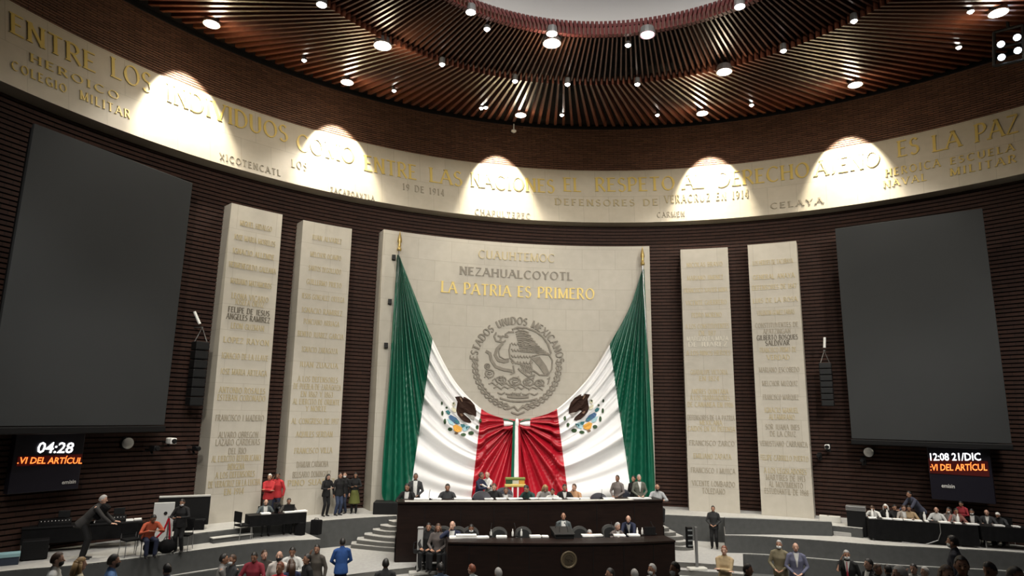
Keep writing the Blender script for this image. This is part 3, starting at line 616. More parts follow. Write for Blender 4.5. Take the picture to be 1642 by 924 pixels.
def make_flag(side, label):
    if side < 0:
        E0 = [(0, 640, 409), (.17, 666, 476), (.33, 694, 545), (.5, 730, 612), (.66, 771, 655), (.85, 803, 670), (1, 826, 673)]
        E1 = [(0, 637, 409), (.08, 624, 600), (.19, 612, 786), (.23, 622, 806), (.33, 655, 816), (.66, 752, 822), (.88, 823, 822), (.95, 825, 740), (1, 827, 676)]
        WR = [(0, .66), (1, .66)]; fx = lambda x: x
    else:
        E0 = [(0, 1030, 432), (.17, 1010, 492), (.33, 977, 553), (.5, 940, 610), (.66, 894, 655), (.85, 856, 670), (1, 831, 673)]
        E1 = [(0, 1033, 432), (.08, 1041, 600), (.19, 1050, 770), (.22, 1048, 806), (.33, 1015, 816), (.66, 916, 822), (.88, 830, 822), (.95, 829, 740), (1, 829, 676)]
    rs = random.Random(11 if side < 0 else 23)
    NC, NS = 150, 120
    ph = [rs.random() * 6.28 for _ in range(6)]
    tipx, tipy = E0[0][1], E0[0][2]; bx, by = 828, 676; sg_ = 1 if side < 0 else -1
    def pix(c, s):
        x0, y0 = spl(E0, s); x1, y1 = spl(E1, s)
        return x0 + (x1 - x0) * c, y0 + (y1 - y0) * c
    def tipang(x, y): return math.atan2((x - tipx) * sg_, max(y - tipy, 1e-3))
    t_in, t_out = tipang(*pix(0, .33)), tipang(*pix(1, .16))
    qt = lambda x, y: (t_in - tipang(x, y)) / (t_in - t_out)
    bowang = lambda x, y: math.atan2(y - by, (bx - x) * sg_)
    tab = [(bowang(*pix(k / 40, .66)), qt(*pix(k / 40, .33))) for k in range(41)]
    def qcoord(c, s):
        if s <= .33: return qt(*pix(c, max(s, .02)))
        qb = qt(*pix(c, .33))
        if s <= .66: return qb
        a = bowang(*pix(c, min(s, .985)))
        if a >= tab[-1][0]: qr = tab[-1][1] + (a - tab[-1][0]) * .55
        elif a <= tab[0][0]: qr = tab[0][1]
        else:
            k = 0
            while tab[k + 1][0] < a: k += 1
            f = (a - tab[k][0]) / ((tab[k + 1][0] - tab[k][0]) or 1); qr = tab[k][1] + f * (tab[k + 1][1] - tab[k][1])
        w = min(1, (s - .66) / .06); return qb + (qr - qb) * w
    def fold(c_, s):
        c = qcoord(c_, s) * 1.25
        return fold0(c, s, c_)
    def fold0(c, s, c_):
        tipd = min(1, s / .25); bowd = min(1, (1 - s) / .28)
        g_ = max(0, 1 - s / .33); a = (.17 + .10 * g_) * math.sin(6.283 * (7.0 * c + .15 * math.sin(5 * c + ph[0])) + ph[1]) + (.085 - .03 * g_) * math.sin(6.283 * 13.3 * c + ph[2] + .5 * math.sin(4 * s + ph[4])) + .03 * math.sin(6.283 * 23 * c + ph[5])
        ex, ey = pix(c_, s); ecx, ecy = (737, 668) if side < 0 else (939, 664)
        a *= 1 - .82 * math.exp(-(((ex - ecx) / 42) ** 2 + ((ey - ecy) / 44) ** 2) ** 2)
        return a * (tipd * .85 + .15) * (.2 + .8 * bowd) * (.35 + .65 * min(1, c_ * 6))
    pts = []; px2 = []; ss = lin(0, 1, NS); cc = lin(0, 1, NC)
    base_off = lambda c, s: .22 + .38 * c * min(1, s * 3) + .12 * math.sin(math.pi * s)
    for s in ss:
        row = []; rp = []
        for c in cc:
            x, y = pix(c, s); row.append(on_face(x, y, base_off(c, s) + fold(c, s))); rp.append((x, y))
        pts.append(row); px2.append(rp)
    tip = on_face(640 if side < 0 else 1031, 409 if side < 0 else 432, .2)
    t = thing('draped_flag', label, 'flag', (pts[NS // 2][0].x, pts[NS // 2][0].y, Z_PLAT))
    b1 = ss.index(min(ss, key=lambda v: abs(v - .33))); b2 = ss.index(min(ss, key=lambda v: abs(v - .66)))
    for nm, i0, i1, m in (('green_stripe', 0, b1, M_GREEN), ('white_stripe', b1, b2, M_WHITECLOTH), ('red_stripe', b2, NS - 1, M_RED)):
        mb = MB(); n = i1 - i0 + 1
        mb.add([pts[i0 + i][j] for i in range(n) for j in range(NC)], [(i * NC + j, (i + 1) * NC + j, (i + 1) * NC + j + 1, i * NC + j + 1) for i in range(n - 1) for j in range(NC - 1)])
        obj(nm, mb, m, t, True)
    # emblem, sewn on the white stripe: outlines in emblem units, laid on the cloth
    cx, cy = (737, 668) if side < 0 else (939, 664)
    flat = [(px2[i][j], i, j) for i in range(b1, b2 + 1) for j in range(NC)]
    def lay(x, y, lift):
        (q, i, j) = min(flat, key=lambda e: (e[0][0] - x)**2 + (e[0][1] - y)**2)
        c, s = cc[j], ss[i]
        return on_face(x, y, base_off(c, s) + fold(c, s) + lift)
    mb = MB(); ms = [M_EAGLE, M_EAGLE2, M_EM_GREEN, M_EM_TEAL, M_EM_BLUE, M_EM_GOLD, M_EM_PALE, M_EM_SKY, M_EM_GREY]
    def patch(poly, mi, lift):
        poly = [(cx + (x * side * -1), cy + y) for x, y in poly]
        n = len(poly); gx = sum(p[0] for p in poly) / n; gy = sum(p[1] for p in poly) / n
        vs = [lay(gx, gy, lift)]; fs = []; R = 5
        for k in range(1, R + 1): vs += [lay(gx + (x - gx) * k / R, gy + (y - gy) * k / R, lift) for x, y in poly]
        for i in range(n):
            i2 = (i + 1) % n; fs.append((0, 1 + i, 1 + i2))
            for k in range(R - 1): fs.append((1 + k * n + i, 1 + (k + 1) * n + i, 1 + (k + 1) * n + i2, 1 + k * n + i2))
        mb.add(vs, fs, mi)
    # x grows away from the hanging point; the bird faces the pole side
    X = lambda pl: [(-(x - 875) / 9.24 if side < 0 else -(x - 875) / 9.24, (y - 330) / 9.24) for x, y in pl]
    def Q(pl): return [((x - 790) / 9.24, (y - 310) / 9.24) for x, y in pl]
    sg = lambda pl: Q(pl)
    patch(sg([(720, 20), (790, 12), (870, 22), (950, 70), (1010, 140), (1040, 230), (1035, 310), (985, 292), (930, 285), (870, 252), (835, 262), (780, 215), (745, 180), (760, 90)]), 0, .05)
    patch(sg([(745, 180), (780, 215), (840, 262), (880, 300), (940, 350), (968, 400), (930, 405), (860, 385), (810, 345), (760, 280), (740, 225)]), 0, .06)
    patch(sg([(870, 255), (930, 285), (985, 295), (1030, 312), (1000, 370), (965, 350), (920, 305)]), 8, .05)
    patch(sg([(790, 25), (815, 35), (835, 85), (825, 95), (800, 60)]), 1, .07); patch(sg([(790, 270), (830, 268), (845, 300), (815, 310)]), 1, .07)
    patch(sg([(668, 180), (700, 170), (740, 200), (735, 250), (705, 245), (680, 225)]), 6, .05); patch(sg([(680, 105), (715, 95), (735, 140), (700, 165), (680, 140)]), 6, .05)
    patch(sg([(690, 100), (712, 102), (705, 130), (690, 125)]), 2, .07)
    patch(sg([(580, 230), (620, 215), (655, 250), (640, 285), (600, 265)]), 3, .05)
    patch(sg([(625, 310), (660, 285), (740, 330), (790, 390), (760, 425), (690, 385), (640, 345)]), 4, .06); patch(sg([(700, 350), (770, 375), (800, 420), (740, 410)]), 3, .07)
    patch(sg([(600, 345), (640, 350), (700, 395), (700, 440), (640, 420)]), 7, .05); patch(sg([(800, 425), (860, 430), (940, 455), (900, 520), (850, 530), (820, 470)]), 7, .05)
    patch(sg([(800, 420), (860, 425), (870, 460), (830, 475)]), 3, .07); patch(sg([(880, 470), (945, 452), (930, 490), (890, 500)]), 3, .07)
    patch(sg([(690, 450), (740, 428), (830, 480), (815, 530), (760, 545), (710, 525)]), 5, .06)
    for i, (x, y, w, h) in enumerate(((527, 115, 12, 22), (597, 180, 14, 14), (535, 262, 14, 32), (572, 385, 16, 36), (650, 500, 28, 24), (845, 580, 32, 20), (960, 555, 34, 24), (1050, 470, 18, 26), (1097, 375, 16, 30), (740, 560, 22, 16))):
        patch(sg([(x + 1.3 * w * math.cos(k * .785), y + 1.2 * h * math.sin(k * .785)) for k in range(8)]), 2 if i != 9 else 1, .05)
    obj('emblem', mb, ms, t)
    # pole with finial and the brackets that hold it to the panel
    mb = MB(); pb = on_face(627 if side < 0 else 1040, 600, .16); tp = on_face(640 if side < 0 else 1030.5, 403 if side < 0 else 426, .2)
    mb.tube([pb, tp], .045, 8); obj('pole', mb, M_METAL, t)
    mb = MB(); up_ = Vector((0, 0, 1))
    mb.lathe([(.01, 0), (.09, .02), (.10, .12), (.05, .18), (.08, .26), (.05, .33), (.10, .42), (.075, .6), (.02, .82), (.005, .9)], 10, tp)
    obj('finial', mb, mat('gilt_finial', (.45, .33, .12), .35, .7), t, True)
    if side < 0:
        for y in (413, 484, 554):
            q = on_face(637.5 - (y - 413) * .088 - 6, y, .08); mb = MB(); mb.box(q, (.16, .22, .20)); obj('bracket', mb, M_BLACK, t)
    return t
make_flag(-1, 'left draped national flag hung from its pole to the central bow')
make_flag(1, 'right draped national flag hung from its pole to the central bow')
# bow and hanging tricolour ribbons between the two flags
q = on_face(828, 676, .72)
t = thing('ribbon_bow', 'small green, white and red bow tying the two flags together with hanging ribbons', 'bow', (q.x, q.y, q.z))
fb = lambda x, y, d=.0: on_face(x, y, .72 + d)
for sx in (-1, 1):
    for nm, m, rows in (('bow_loop', M_WHITECLOTH, [(3.5, 678.5, 680.5), (8, 677.2, 682.2), (14, 675.6, 683.8), (21, 674.6, 684.4)]),
                        ('bow_loop', M_GREEN, [(3, 676.5, 678.4), (9, 674.0, 676.6), (15, 672.2, 675.0), (22, 671.2, 674.3)]),
                        ('bow_loop', M_RED, [(3.5, 681, 684), (9, 683, 688), (15, 684.5, 690), (22, 685, 689)])):
        mb = MB(); k = len(rows); vs = []
        for (u, y0, y1) in rows:
            for t_ in (0, .33, .67, 1): vs.append(fb(829 + sx * u, y0 + (y1 - y0) * t_, .03 + .10 * math.sin(math.pi * t_) * u / 22))
        for (u, y0, y1) in rows:
            for t_ in (0, 1): vs.append(fb(829 + sx * u, y0 + (y1 - y0) * t_, -.04))
        fs = [(4 * i_ + q_, 4 * i_ + q_ + 1, 4 * i_ + 5 + q_, 4 * i_ + 4 + q_) for i_ in range(k - 1) for q_ in range(3)]
        o0 = 4 * k; fs += [(o0 + 2 * i_, o0 + 2 * i_ + 1, o0 + 2 * i_ + 3, o0 + 2 * i_ + 2) for i_ in range(k - 1)]
        fs += [(4 * i_, 4 * i_ + 4, o0 + 2 * i_ + 2, o0 + 2 * i_) for i_ in range(k - 1)] + [(4 * i_ + 3, 4 * i_ + 7, o0 + 2 * i_ + 3, o0 + 2 * i_ + 1) for i_ in range(k - 1)]
        mb.add(vs, fs); obj(nm, mb, m, t, True)
mb = MB(); mb.ball(fb(829, 678.5, .08), (.085, .08, .19), 10); obj('knot', mb, M_WHITECLOTH, t, True)
for nm, x0, x1, w0, w1, m, d in (('green_ribbon', 825, 822.5, 2.5, 4.5, M_GREEN, .06), ('white_ribbon', 828.5, 827.5, 2.5, 4.5, M_WHITECLOTH, .09), ('red_ribbon', 831.5, 834, 2, 4, M_RED, .06)):
    mb = MB(); mb.grid(lambda v, u: fb(x0 + (x1 - x0) * v + (w0 + (w1 - w0) * v) * u, 676 + 134 * v, d + .03 * math.cos(2 * u) + .02 * math.sin(9 * v)), lin(0, 1, 12), [-1, -.5, 0, .5, 1])
    obj(nm, mb, m, t, True)
# dark plinth box at the foot of the left flag
q0 = at_z(600, 826, Z_PLAT); q1 = at_z(640, 826, Z_PLAT)
mb = MB(); mb.rbox(((q0.x + q1.x) / 2 + .1, q0.y + .42, Z_PLAT + .22), ((q1.x - q0.x) + .25, .8, .44), .02, -.1)
tag(obj('plinth_box', mb, M_BLACK), 'low black box on the stage floor under the left flag', 'box')

# ================================================================== screens, clocks boards and fittings on the brick wall
def screen(label, tl, tr, zt, zb):
    """tl, tr: plan points of the two top corners"""
    a, b = Vector((*tl, 0)), Vector((*tr, 0)); d = (b - a).normalized(); n = Vector((d.y, -d.x, 0)); mid = (a + b) / 2
    if n.dot(-mid) < 0: n = -n
    t = thing('projection_screen', label, 'screen', (mid.x, mid.y, zb), 0, 'big grey side screens')
    L = (b - a).length; rz = math.atan2(d.y, d.x)
    mb = MB(); c = mid - n * .06; mb.rbox((c.x, c.y, (zt + zb) / 2), (L, .12, zt - zb), .015, rz); obj('screen_surface', mb, M_SCREEN, t)
    mb = MB(); c = mid - n * .22; mb.rbox((c.x, c.y, (zt + zb) / 2), (L - .12, .2, zt - zb - .1), .02, rz)
    for s in (-1, 1):
        e = mid + d * s * (L / 2 - .5) - n * .5; mb.box((e.x, e.y, zb + 1), (.12, .6, .12), rz); mb.box((e.x, e.y, zt - 1), (.12, .6, .12), rz)
    obj('housing', mb, M_BLACK, t)
    mb = MB(); c = mid - n * .12; mb.rbox((c.x, c.y, zb - .12), (L + .06, .34, .2), .03, rz); obj('lower_case', mb, M_BLACK, t)
screen('huge grey projection screen hanging on the brick wall at far left', (-15.75, 9.815), (-12.79, 14.10), 7.83, -.54)
screen('huge grey projection screen hanging on the brick wall at far right', (12.344, 14.13), (15.805, 10.513), 7.855, -.685)
M_LEDW = mat('led_white', (1, 1, 1), .5, emit=(1, 1, 1), estr=2.2); M_LEDR = mat('led_orange', (1, .3, .1), .5, emit=(1, .17, .03), estr=2.6)
M_LEDBG = mat('led_panel_black', (.010, .009, .016), .35)
M_LEDRED = mat('led_red_ground', (.03, .004, .004), .4, emit=(.5, .02, .01), estr=.06)
def led_text(s, h, wid, shear=0.0):
    cu = bpy.data.curves.new('t', 'FONT'); cu.body = s; cu.size = 1; cu.extrude = .0; cu.offset = .012; cu.shear = shear; cu.resolution_u = 2; cu.space_character = .98
    o = bpy.data.objects.new('t', cu); COL.objects.link(o); dg = bpy.context.evaluated_depsgraph_get(); me = bpy.data.meshes.new_from_object(o.evaluated_get(dg))
    vs = [v.co.copy() for v in me.vertices]; fs = [tuple(p.vertices) for p in me.polygons]
    x0 = min(v.x for v in vs); x1 = max(v.x for v in vs); y0 = min(v.y for v in vs); y1 = max(v.y for v in vs)
    bpy.data.objects.remove(o); bpy.data.curves.remove(cu); bpy.data.meshes.remove(me)
    return [((v.x - x0) / (x1 - x0) * wid, (v.y - y0) / (y1 - y0) * h) for v in vs], fs
def board(label, x0, x1, ytop, ybot, rows, logo):
    p0 = at_r(x0, ytop, 19.35); p1 = at_r(x1, ytop, 19.35); zb = at_r(x0, ybot, 19.35).z; zt = max(p0.z, p1.z)
    d = Vector((p1.x - p0.x, p1.y - p0.y, 0)); L = d.length; d.normalize(); n = Vector((d.y, -d.x, 0)); mid = (p0 + p1) / 2
    if n.dot(-mid) < 0: n = -n
    rz = math.atan2(d.y, d.x)
    t = thing('scoreboard', label, 'display board', (mid.x, mid.y, zb), 0)
    def face(px, py, lift=.03):                       # from a pixel to the board's own plane
        r = ray(px, py); k = (Vector((mid.x, mid.y, 0)) + n * lift - CAM).dot(n) / r.dot(n); return CAM + r * k
    mb = MB(); c = mid - n * .12; mb.rbox((c.x, c.y, (zt + zb) / 2), (L + .06, .24, zt - zb), .02, rz); obj('case', mb, M_LEDBG, t)
    mb = MB(); c = mid - n * .05; mb.rbox((c.x, c.y, zt + .02), (L + .2, .34, .06), .02, rz); obj('hood', mb, M_METAL, t)
    for nm, s, box, m, shear in rows:
        q0 = face(box[0], box[3]); q1 = face(box[2], box[3]); qt = face(box[0], box[1]); w = (q1 - q0).length; h = qt.z - q0.z
        vs, fs = led_text(s, h, w, shear)
        mb = MB(); mb.add([q0 + d * x + Vector((0, 0, (q1.z - q0.z) * x / w + y)) for x, y in vs], fs); obj(nm, mb, m, t)
    q0 = face(rows[1][2][0] - 1, rows[1][2][3] + 4, .012); q1 = face(rows[1][2][2] + 1, rows[1][2][1] - 2, .012); c = (q0 + q1) / 2; w = (Vector((q1.x, q1.y, 0)) - Vector((q0.x, q0.y, 0))).length
    mb = MB(); mb.box(c, (w, .01, abs(q1.z - q0.z)), rz); obj('text_row_ground', mb, M_LEDRED, t)
    q0 = face(logo[0], logo[3]); q1 = face(logo[2], logo[3]); qt = face(logo[0], logo[1]); vs, fs = led_text('emisin', qt.z - q0.z, (q1 - q0).length, .1)
    mb = MB(); mb.add([q0 + d * x + Vector((0, 0, y)) for x, y in vs], fs); obj('maker_mark', mb, M_WHITE, t)
board('tall LED board on left brick wall reading 04:28', 29, 136, 695, 792, [('time_text', '04:28', (59, 709, 117, 727), M_LEDW, .12), ('agenda_text', '.VI DEL ARTÍCUL', (27.5, 730.5, 131, 744), M_LEDR, .12)], (99, 771, 121, 777))
board('tall LED board on right brick wall reading 12:08 21/DIC', 1487, 1584, 715, 800, [('time_text', '12:08 21/DIC', (1492, 727, 1573, 739), M_LEDW, 0), ('agenda_text', ':VI DEL ARTÍCUL', (1492, 742, 1583, 755), M_LEDR, .08)], (1510, 776, 1531, 782))
def facing(px, py, r):
    q = at_r(px, py, r); a = ang(q); return q, a
def wall_M(q, a): return Matrix.Translation(q) @ Matrix.Rotation(-a, 4, 'Z') @ Matrix.Rotation(math.radians(90), 4, 'X')
for px, py, lab in ((204.5, 711, 'round white wall disc below the left screen'), (1393, 725.5, 'round white wall disc below the right screen')):
    q, a = facing(px, py, 19.7); t = thing('wall_disc', lab, 'wall fitting', q)
    mb = MB(); mb.lathe([(.17, -.02), (.18, .04), (.16, .08), (.05, .10), (.01, .102)], 20, mat4=wall_M(q, a)); obj('diffuser', mb, M_WHITE, t, True)
    mb = MB(); mb.lathe([(.20, -.24), (.20, 0), (.18, .02)], 20, mat4=wall_M(q, a)); obj('back_ring', mb, M_BLACK, t)
def pan_camera(px, py, lab, big=1.0, white=True):
    q, a = facing(px, py, 19.3); t = thing('wall_camera', lab, 'camera', q); o = Vector((math.sin(a), math.cos(a), 0))
    mb = MB(); mb.tube([q + o * .6, q + o * .15, q + Vector((0, 0, -.12))], .035, 8); mb.box(q + o * .58, (.16, .1, .3), -a); obj('bracket', mb, M_BLACK, t)
    mb = MB(); mb.rbox(q + Vector((0, 0, .06)) - o * .1, (.2 * big, .42 * big, .2 * big), .04, -a); obj('housing', mb, M_WHITE if white else M_BLACK, t)
    mb = MB(); mb.lathe([(.07, 0), (.08, .06), (.06, .1), (.01, .1)], 12, mat4=wall_M(q + Vector((0, 0, .06)) - o * (.1 + .2 * big), a)); obj('lens', mb, M_BLACK, t)
pan_camera(272, 710, 'white camera on the brick wall beside the outermost left pillar')
pan_camera(245, 722, 'black camera on a bracket, left of the white wall camera', .9, False)
pan_camera(312, 722, 'small dark camera hard against the outermost left pillar', .8, False)
pan_camera(1327, 719, 'white camera on the brick wall right of the outermost right pillar', .9)
pan_camera(1313, 733, 'small dark camera low beside the outermost right pillar', .55, False)
pan_camera(1383, 741, 'little dark camera below the right wall disc', .4, False)
def line_array(px, ytop, ybot, lab, arm):
    q, a = facing(px, ytop, 19.2); zb = at_r(px, ybot, 19.2).z; t = thing('line_array_speaker', lab, 'loudspeaker', (q.x, q.y, zb), 0, 'tall hanging loudspeakers'); o = Vector((math.sin(a), math.cos(a), 0))
    n = 7; h = (q.z - zb) / n
    for i in range(n):
        mb = MB(); mb.rbox((q.x, q.y, zb + h * (i + .5)), (.46, .42, h * .94), .03, -a + .0); obj('speaker_box', mb, M_BLACK, t)
        g = MB(); cc_ = Vector((q.x, q.y, zb + h * (i + .5))) - o * .215; g.box(cc_, (.40, .012, h * .7), -a); obj('grille', g, M_LEATHER, t)
    mb = MB(); top = q + Vector((0, 0, 0)); mb.tube([top + Vector((-.2, 0, 0)), top + Vector((0, 0, .5)), top + Vector((.2, 0, 0))], .018, 6); mb.tube([top + Vector((0, 0, .5)), top + o * .7 + Vector((0, 0, .55))], .03, 6)
    obj('hanging_frame', mb, M_METAL, t)
    mb = MB(); mb.tube([top + Vector((arm * .1, 0, .62)), top + Vector((arm * .32, 0, 1.05))], .05, 8); obj('stay_rod', mb, M_WHITE, t)
line_array(322, 548, 652, 'black line array speaker between left screen and outermost left pillar', -1)
line_array(1323, 582, 652, 'black line array speaker between right screen and outermost right pillar', .2)

# ================================================================== lamps of the ceiling
def on_slats(px, py):
    """point on the underside of the slatted ring seen at this place"""
    d = ray(px, py); lo, hi = 5.0, 60.0
    def inside(t):
        p = CAM + d * t; ri = math.hypot(p.x - RC[0], p.y - RC[1])
        if ri < 8.83: return p.z - (11.24 + (11.12 - 11.24) * (ri - 6) / 2.83)
        lo_, hi_ = 0.0, 1.0
        for _ in range(30):
            m = (lo_ + hi_) / 2; cx, cy, r = RC[0] * m, RC[1] * m, 20 + (8.83 - 20) * m
            if math.hypot(p.x - cx, p.y - cy) < r: lo_ = m
            else: hi_ = m
        return p.z - (14.02 + (11.12 - 14.02) * lo_)
    t = 5.0
    while t < 60 and inside(t) < 0: t += .1
    a_, b_ = t - .1, t
    for _ in range(20):
        m = (a_ + b_) / 2
        if inside(m) < 0: a_ = m
        else: b_ = m
    return CAM + d * a_
def can(px, py, r, lab, glow=M_GLOW, grp=None, kind='ceiling_lamp', drop=.12):
    q = on_slats(px, py) - Vector((0, 0, drop)); t = thing(kind, lab, 'ceiling lamp', q, 0, grp)
    mb = MB(); mb.lathe([(r * 1.0, .2), (r * 1.15, .05), (r * 1.2, -.03), (r * 1.08, -.03), (r * 1.0, .06), (.01, .1)], 14, q); obj('can', mb, M_METAL, t)
    mb = MB(); mb.lathe([(r * .98, .0), (r * .8, -.05), (r * .4, -.085), (.01, -.09)], 14, q); obj('lens', mb, glow, t, True)
    return q, t
BIGS = [(340, 33, 'upper left', .28), (614, 67, 'left middle', .28), (557, 127, 'left lower, over the second bright patch', .26), (885, 63, 'central upper', .28), (1161, 109, 'right middle', .25),
        (835, 180, 'central lower, just above the brick drum', .25), (1126, 177, 'right lower, just above the brick drum', .25), (1371, 131, 'far right lower, next to the brick drum', .27), (1600, 14, 'top right corner', .27)]
for px, py, w, r in BIGS:
    r *= .85
    q, t = can(px, py, r, f'large bright flood lamp in the slatted ceiling, {w}', grp='large ceiling flood lamps', kind='flood_lamp')
    lamp('POINT', 'flood_glow', q - Vector((0, 0, .45)), 90, (1, .84, .6), shadow_soft_size=.25)
    lamp('SPOT', 'flood_beam', q - Vector((0, 0, .3)), 900, (1, .93, .82), q + Vector((0, 1.0, -10)), spot_size=math.radians(95), spot_blend=.6, shadow_soft_size=.25)
can(1038, 49, .2, 'pinkish white lamp in the slatted ceiling right of centre', M_GLOW_PINK, kind='flood_lamp')
can(885, 47, .14, 'small lamp crowded against the central upper flood lamp', kind='spot_lamp')
SMALL = [(755, 16), (1186, 7), (516, 4), (488, 94), (709, 100), (781, 43), (632, 143), (772, 171), (779, 170), (826, 127), (910, 132), (901, 182), (1007, 69), (1022, 132), (1054, 182), (1256, 78), (1205, 166), (1369, 30), (1556, 15), (1537, 73)]
where = ['at the red inner edge, left of the dome', 'at the red inner edge, right of the dome', 'at the very top, left', 'left, beside the lower left flood lamp', 'between the left middle flood lamp and the centre', 'under the red edge, left of centre',
         'below the left middle flood lamp', 'left one of a pair near the drum', 'right one of a pair near the drum', 'on the slat joint, left of centre', 'on the slat joint, at centre', 'near the drum, right of the central lower flood lamp', 'under the pinkish lamp, to its left', 'on the slat joint, right of centre', 'near the drum, left of the right lower flood lamp',
         'on the slat joint, far right', 'near the drum, between two right flood lamps', 'upper right on the slats', 'top right, near the corner flood lamp', 'right, near the black truss']
for (px, py), w in zip(SMALL, where):
    can(px, py, .085 if w[:2] != 'at' else .13, 'small ceiling spot lamp ' + w, grp='small ceiling spot lamps', kind='spot_lamp', drop=.05)
# narrow wall washers: the beams that paint the bright patches on the frieze
for px, py, pw, ph_ in ((340, 33, 302, 172), (557, 127, 540, 280), (835, 180, 800, 312), (1126, 177, 1140, 308), (1371, 131, 1360, 270)):
    tgt = at_r(pw, ph_, 19.6, 0); a = math.atan2(tgt.x, tgt.y)
    src = Vector((19.05 * math.sin(a), 19.05 * math.cos(a), 13.5)); dr = math.radians(76)
    lamp('SPOT', 'frieze_beam', src, 4200, (1, .91, .70), src + Vector((math.sin(a) * math.cos(dr), math.cos(a) * math.cos(dr), -math.sin(dr))), spot_size=math.radians(60), spot_blend=.45, shadow_soft_size=.06)
# little sensor hanging from the ceiling's rim and the truss of cold spots in the right corner
q = on_slats(824, 199); t = thing('ceiling_sensor', 'tiny white sensor hanging at the edge of the slatted ceiling above the drum', 'sensor', q)
mb = MB(); mb.tube([q, q - Vector((0, 0, .35))], .03, 8); obj('stem', mb, M_WHITE, t)
mb = MB(); mb.lathe([(.04, 0), (.13, -.04), (.13, -.1), (.05, -.16), (.01, -.16)], 12, q - Vector((0, 0, .3))); obj('head', mb, M_WHITE, t)
tq = on_slats(1618, 96) - Vector((0, 0, .1)); t = thing('lighting_truss', 'black frame hanging at right below the slatted ceiling', 'truss', tq)
mb = MB()
c = [at_r(px, py, 15.5, 0) for px, py in ((1594, 52), (1640, 40), (1642, 96), (1594, 106))]
for i in range(4): mb.tube([c[i], c[(i + 1) % 4]], .05, 6)
mb.tube([(c[0] + c[1]) / 2, (c[0] + c[1]) / 2 + Vector((0, 0, 1.0))], .05, 6); mb.tube([(c[0] + c[3]) / 2, (c[1] + c[2]) / 2], .04, 6)
obj('frame', mb, M_BLACK, t)
for (px, py), w in zip(((1605, 71), (1631, 60), (1632, 81), (1606, 92)), ('upper left', 'upper right', 'lower right', 'lower left')):
    q = at_r(px, py, 15.4, 0); t = thing('stage_spot', f'cold blue-white spot on the black truss, {w} of four', 'spotlight', q, 0, 'cold spots on the truss'); a = math.atan2(CAM.x - q.x, CAM.y - q.y)
    dv = (CAM - q).normalized(); Mx = Matrix.Translation(q) @ dv.to_track_quat('Z', 'Y').to_matrix().to_4x4()
    mb = MB(); mb.lathe([(.06, -.3), (.11, -.2), (.13, .02), (.105, .02), (.1, -.02), (.01, -.02)], 14, mat4=Mx); obj('can', mb, M_BLACK, t)
    mb = MB(); mb.lathe([(.1, 0), (.07, .03), (.01, .04)], 14, mat4=Mx); obj('lens', mb, M_GLOW_BLUE, t)
# ================================================================== presidium desks
def desk_front(name, label, fpts, ztop, zbot, depth, overhang=.06):
    """fpts: plan points of the front top edge from left to right"""
    e = interp(fpts, 25); mid = e[12]
    t = thing(name, label, 'desk', (mid[0], mid[1] + depth / 2, zbot))
    back = [(x, y + depth) for x, y in e]
    mb = MB()
    mb.grid(lambda i, z: Vector((*e[i], z)), range(25), [zbot, zbot + .12, ztop - .05]); mb.grid(lambda i, z: Vector((e[i][0], e[i][1] + .05, z)), range(25), [zbot, ztop - .05])
    for i in (0, 24): mb.grid(lambda y, z: Vector((e[i][0], y, z)), [e[i][1], e[i][1] + depth], [zbot, ztop - .05])
    obj('front_panel', mb, M_WOOD, t)
    mb = MB()
    for k in range(1, 8): mb.box((e[3 * k][0], e[3 * k][1] - .004, (zbot + ztop) / 2), (.015, .02, ztop - zbot - .1), 0)
    obj('panel_joint', mb, M_BLACK, t)
    mb = MB()
    for z in (ztop - .05, ztop): mb.grid(lambda i, v: Vector((e[i][0], e[i][1] - overhang + (depth + overhang) * v, z)), range(25), [0, 1])
    mb.grid(lambda i, z: Vector((e[i][0], e[i][1] - overhang, z)), range(25), [ztop - .05, ztop]); mb.grid(lambda i, z: Vector((e[i][0], e[i][1] + depth, z)), range(25), [ztop - .05, ztop])
    for i in (0, 24): mb.grid(lambda v, z: Vector((e[i][0], e[i][1] - overhang + (depth + overhang) * v, z)), [0, 1], [ztop - .05, ztop])
    obj('desk_top', mb, M_WOOD, t)
    return t, e
Z_UP, Z_LO = -2.88, -3.72
t_up, E_UP = desk_front('presidium_desk', 'long upper dark wood presidium desk in front of the draped flags', [(at_z(638, 806, Z_UP).x, 13.22), (at_z(740, 806, Z_UP).x, 13.16), (at_z(850, 807, Z_UP).x, 13.1), (at_z(960, 805, Z_UP).x, 13.28), (at_z(1058, 800, Z_UP).x, 13.55)], Z_UP, Z_LAND, .85)
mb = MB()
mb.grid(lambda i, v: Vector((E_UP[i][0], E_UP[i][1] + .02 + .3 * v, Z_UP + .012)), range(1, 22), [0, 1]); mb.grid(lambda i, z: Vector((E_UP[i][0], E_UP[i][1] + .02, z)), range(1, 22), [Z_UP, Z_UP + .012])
obj('desk_glare_strip', mb, M_PALE, t_up)  # glare on the dark glossy desk top, painted as a pale strip
mb = MB()                                                     # the presidium's own floor between the desk and the stage
mb.grid(lambda i, v: Vector((E_UP[i][0] * (1 - .002), E_UP[i][1] + .1 + 4.4 * v, Z_PLAT)), range(25), [0, 1])
for i in (0, 24): mb.grid(lambda y, z: Vector((E_UP[i][0] * (1 - .002), y, z)), [E_UP[i][1] + .1, 17.6], [Z_LAND, Z_PLAT])
struct('presidium_floor', mb, M_FLOOR)
mb = MB()
for i in (0, 24): mb.grid(lambda y, z: Vector((E_UP[i][0] + (-.03 if i == 0 else .03), y, z)), [E_UP[i][1] + .0, 15.6], [Z_LAND, Z_PLAT + .02])
struct('presidium_side_panel', mb, M_WOOD)
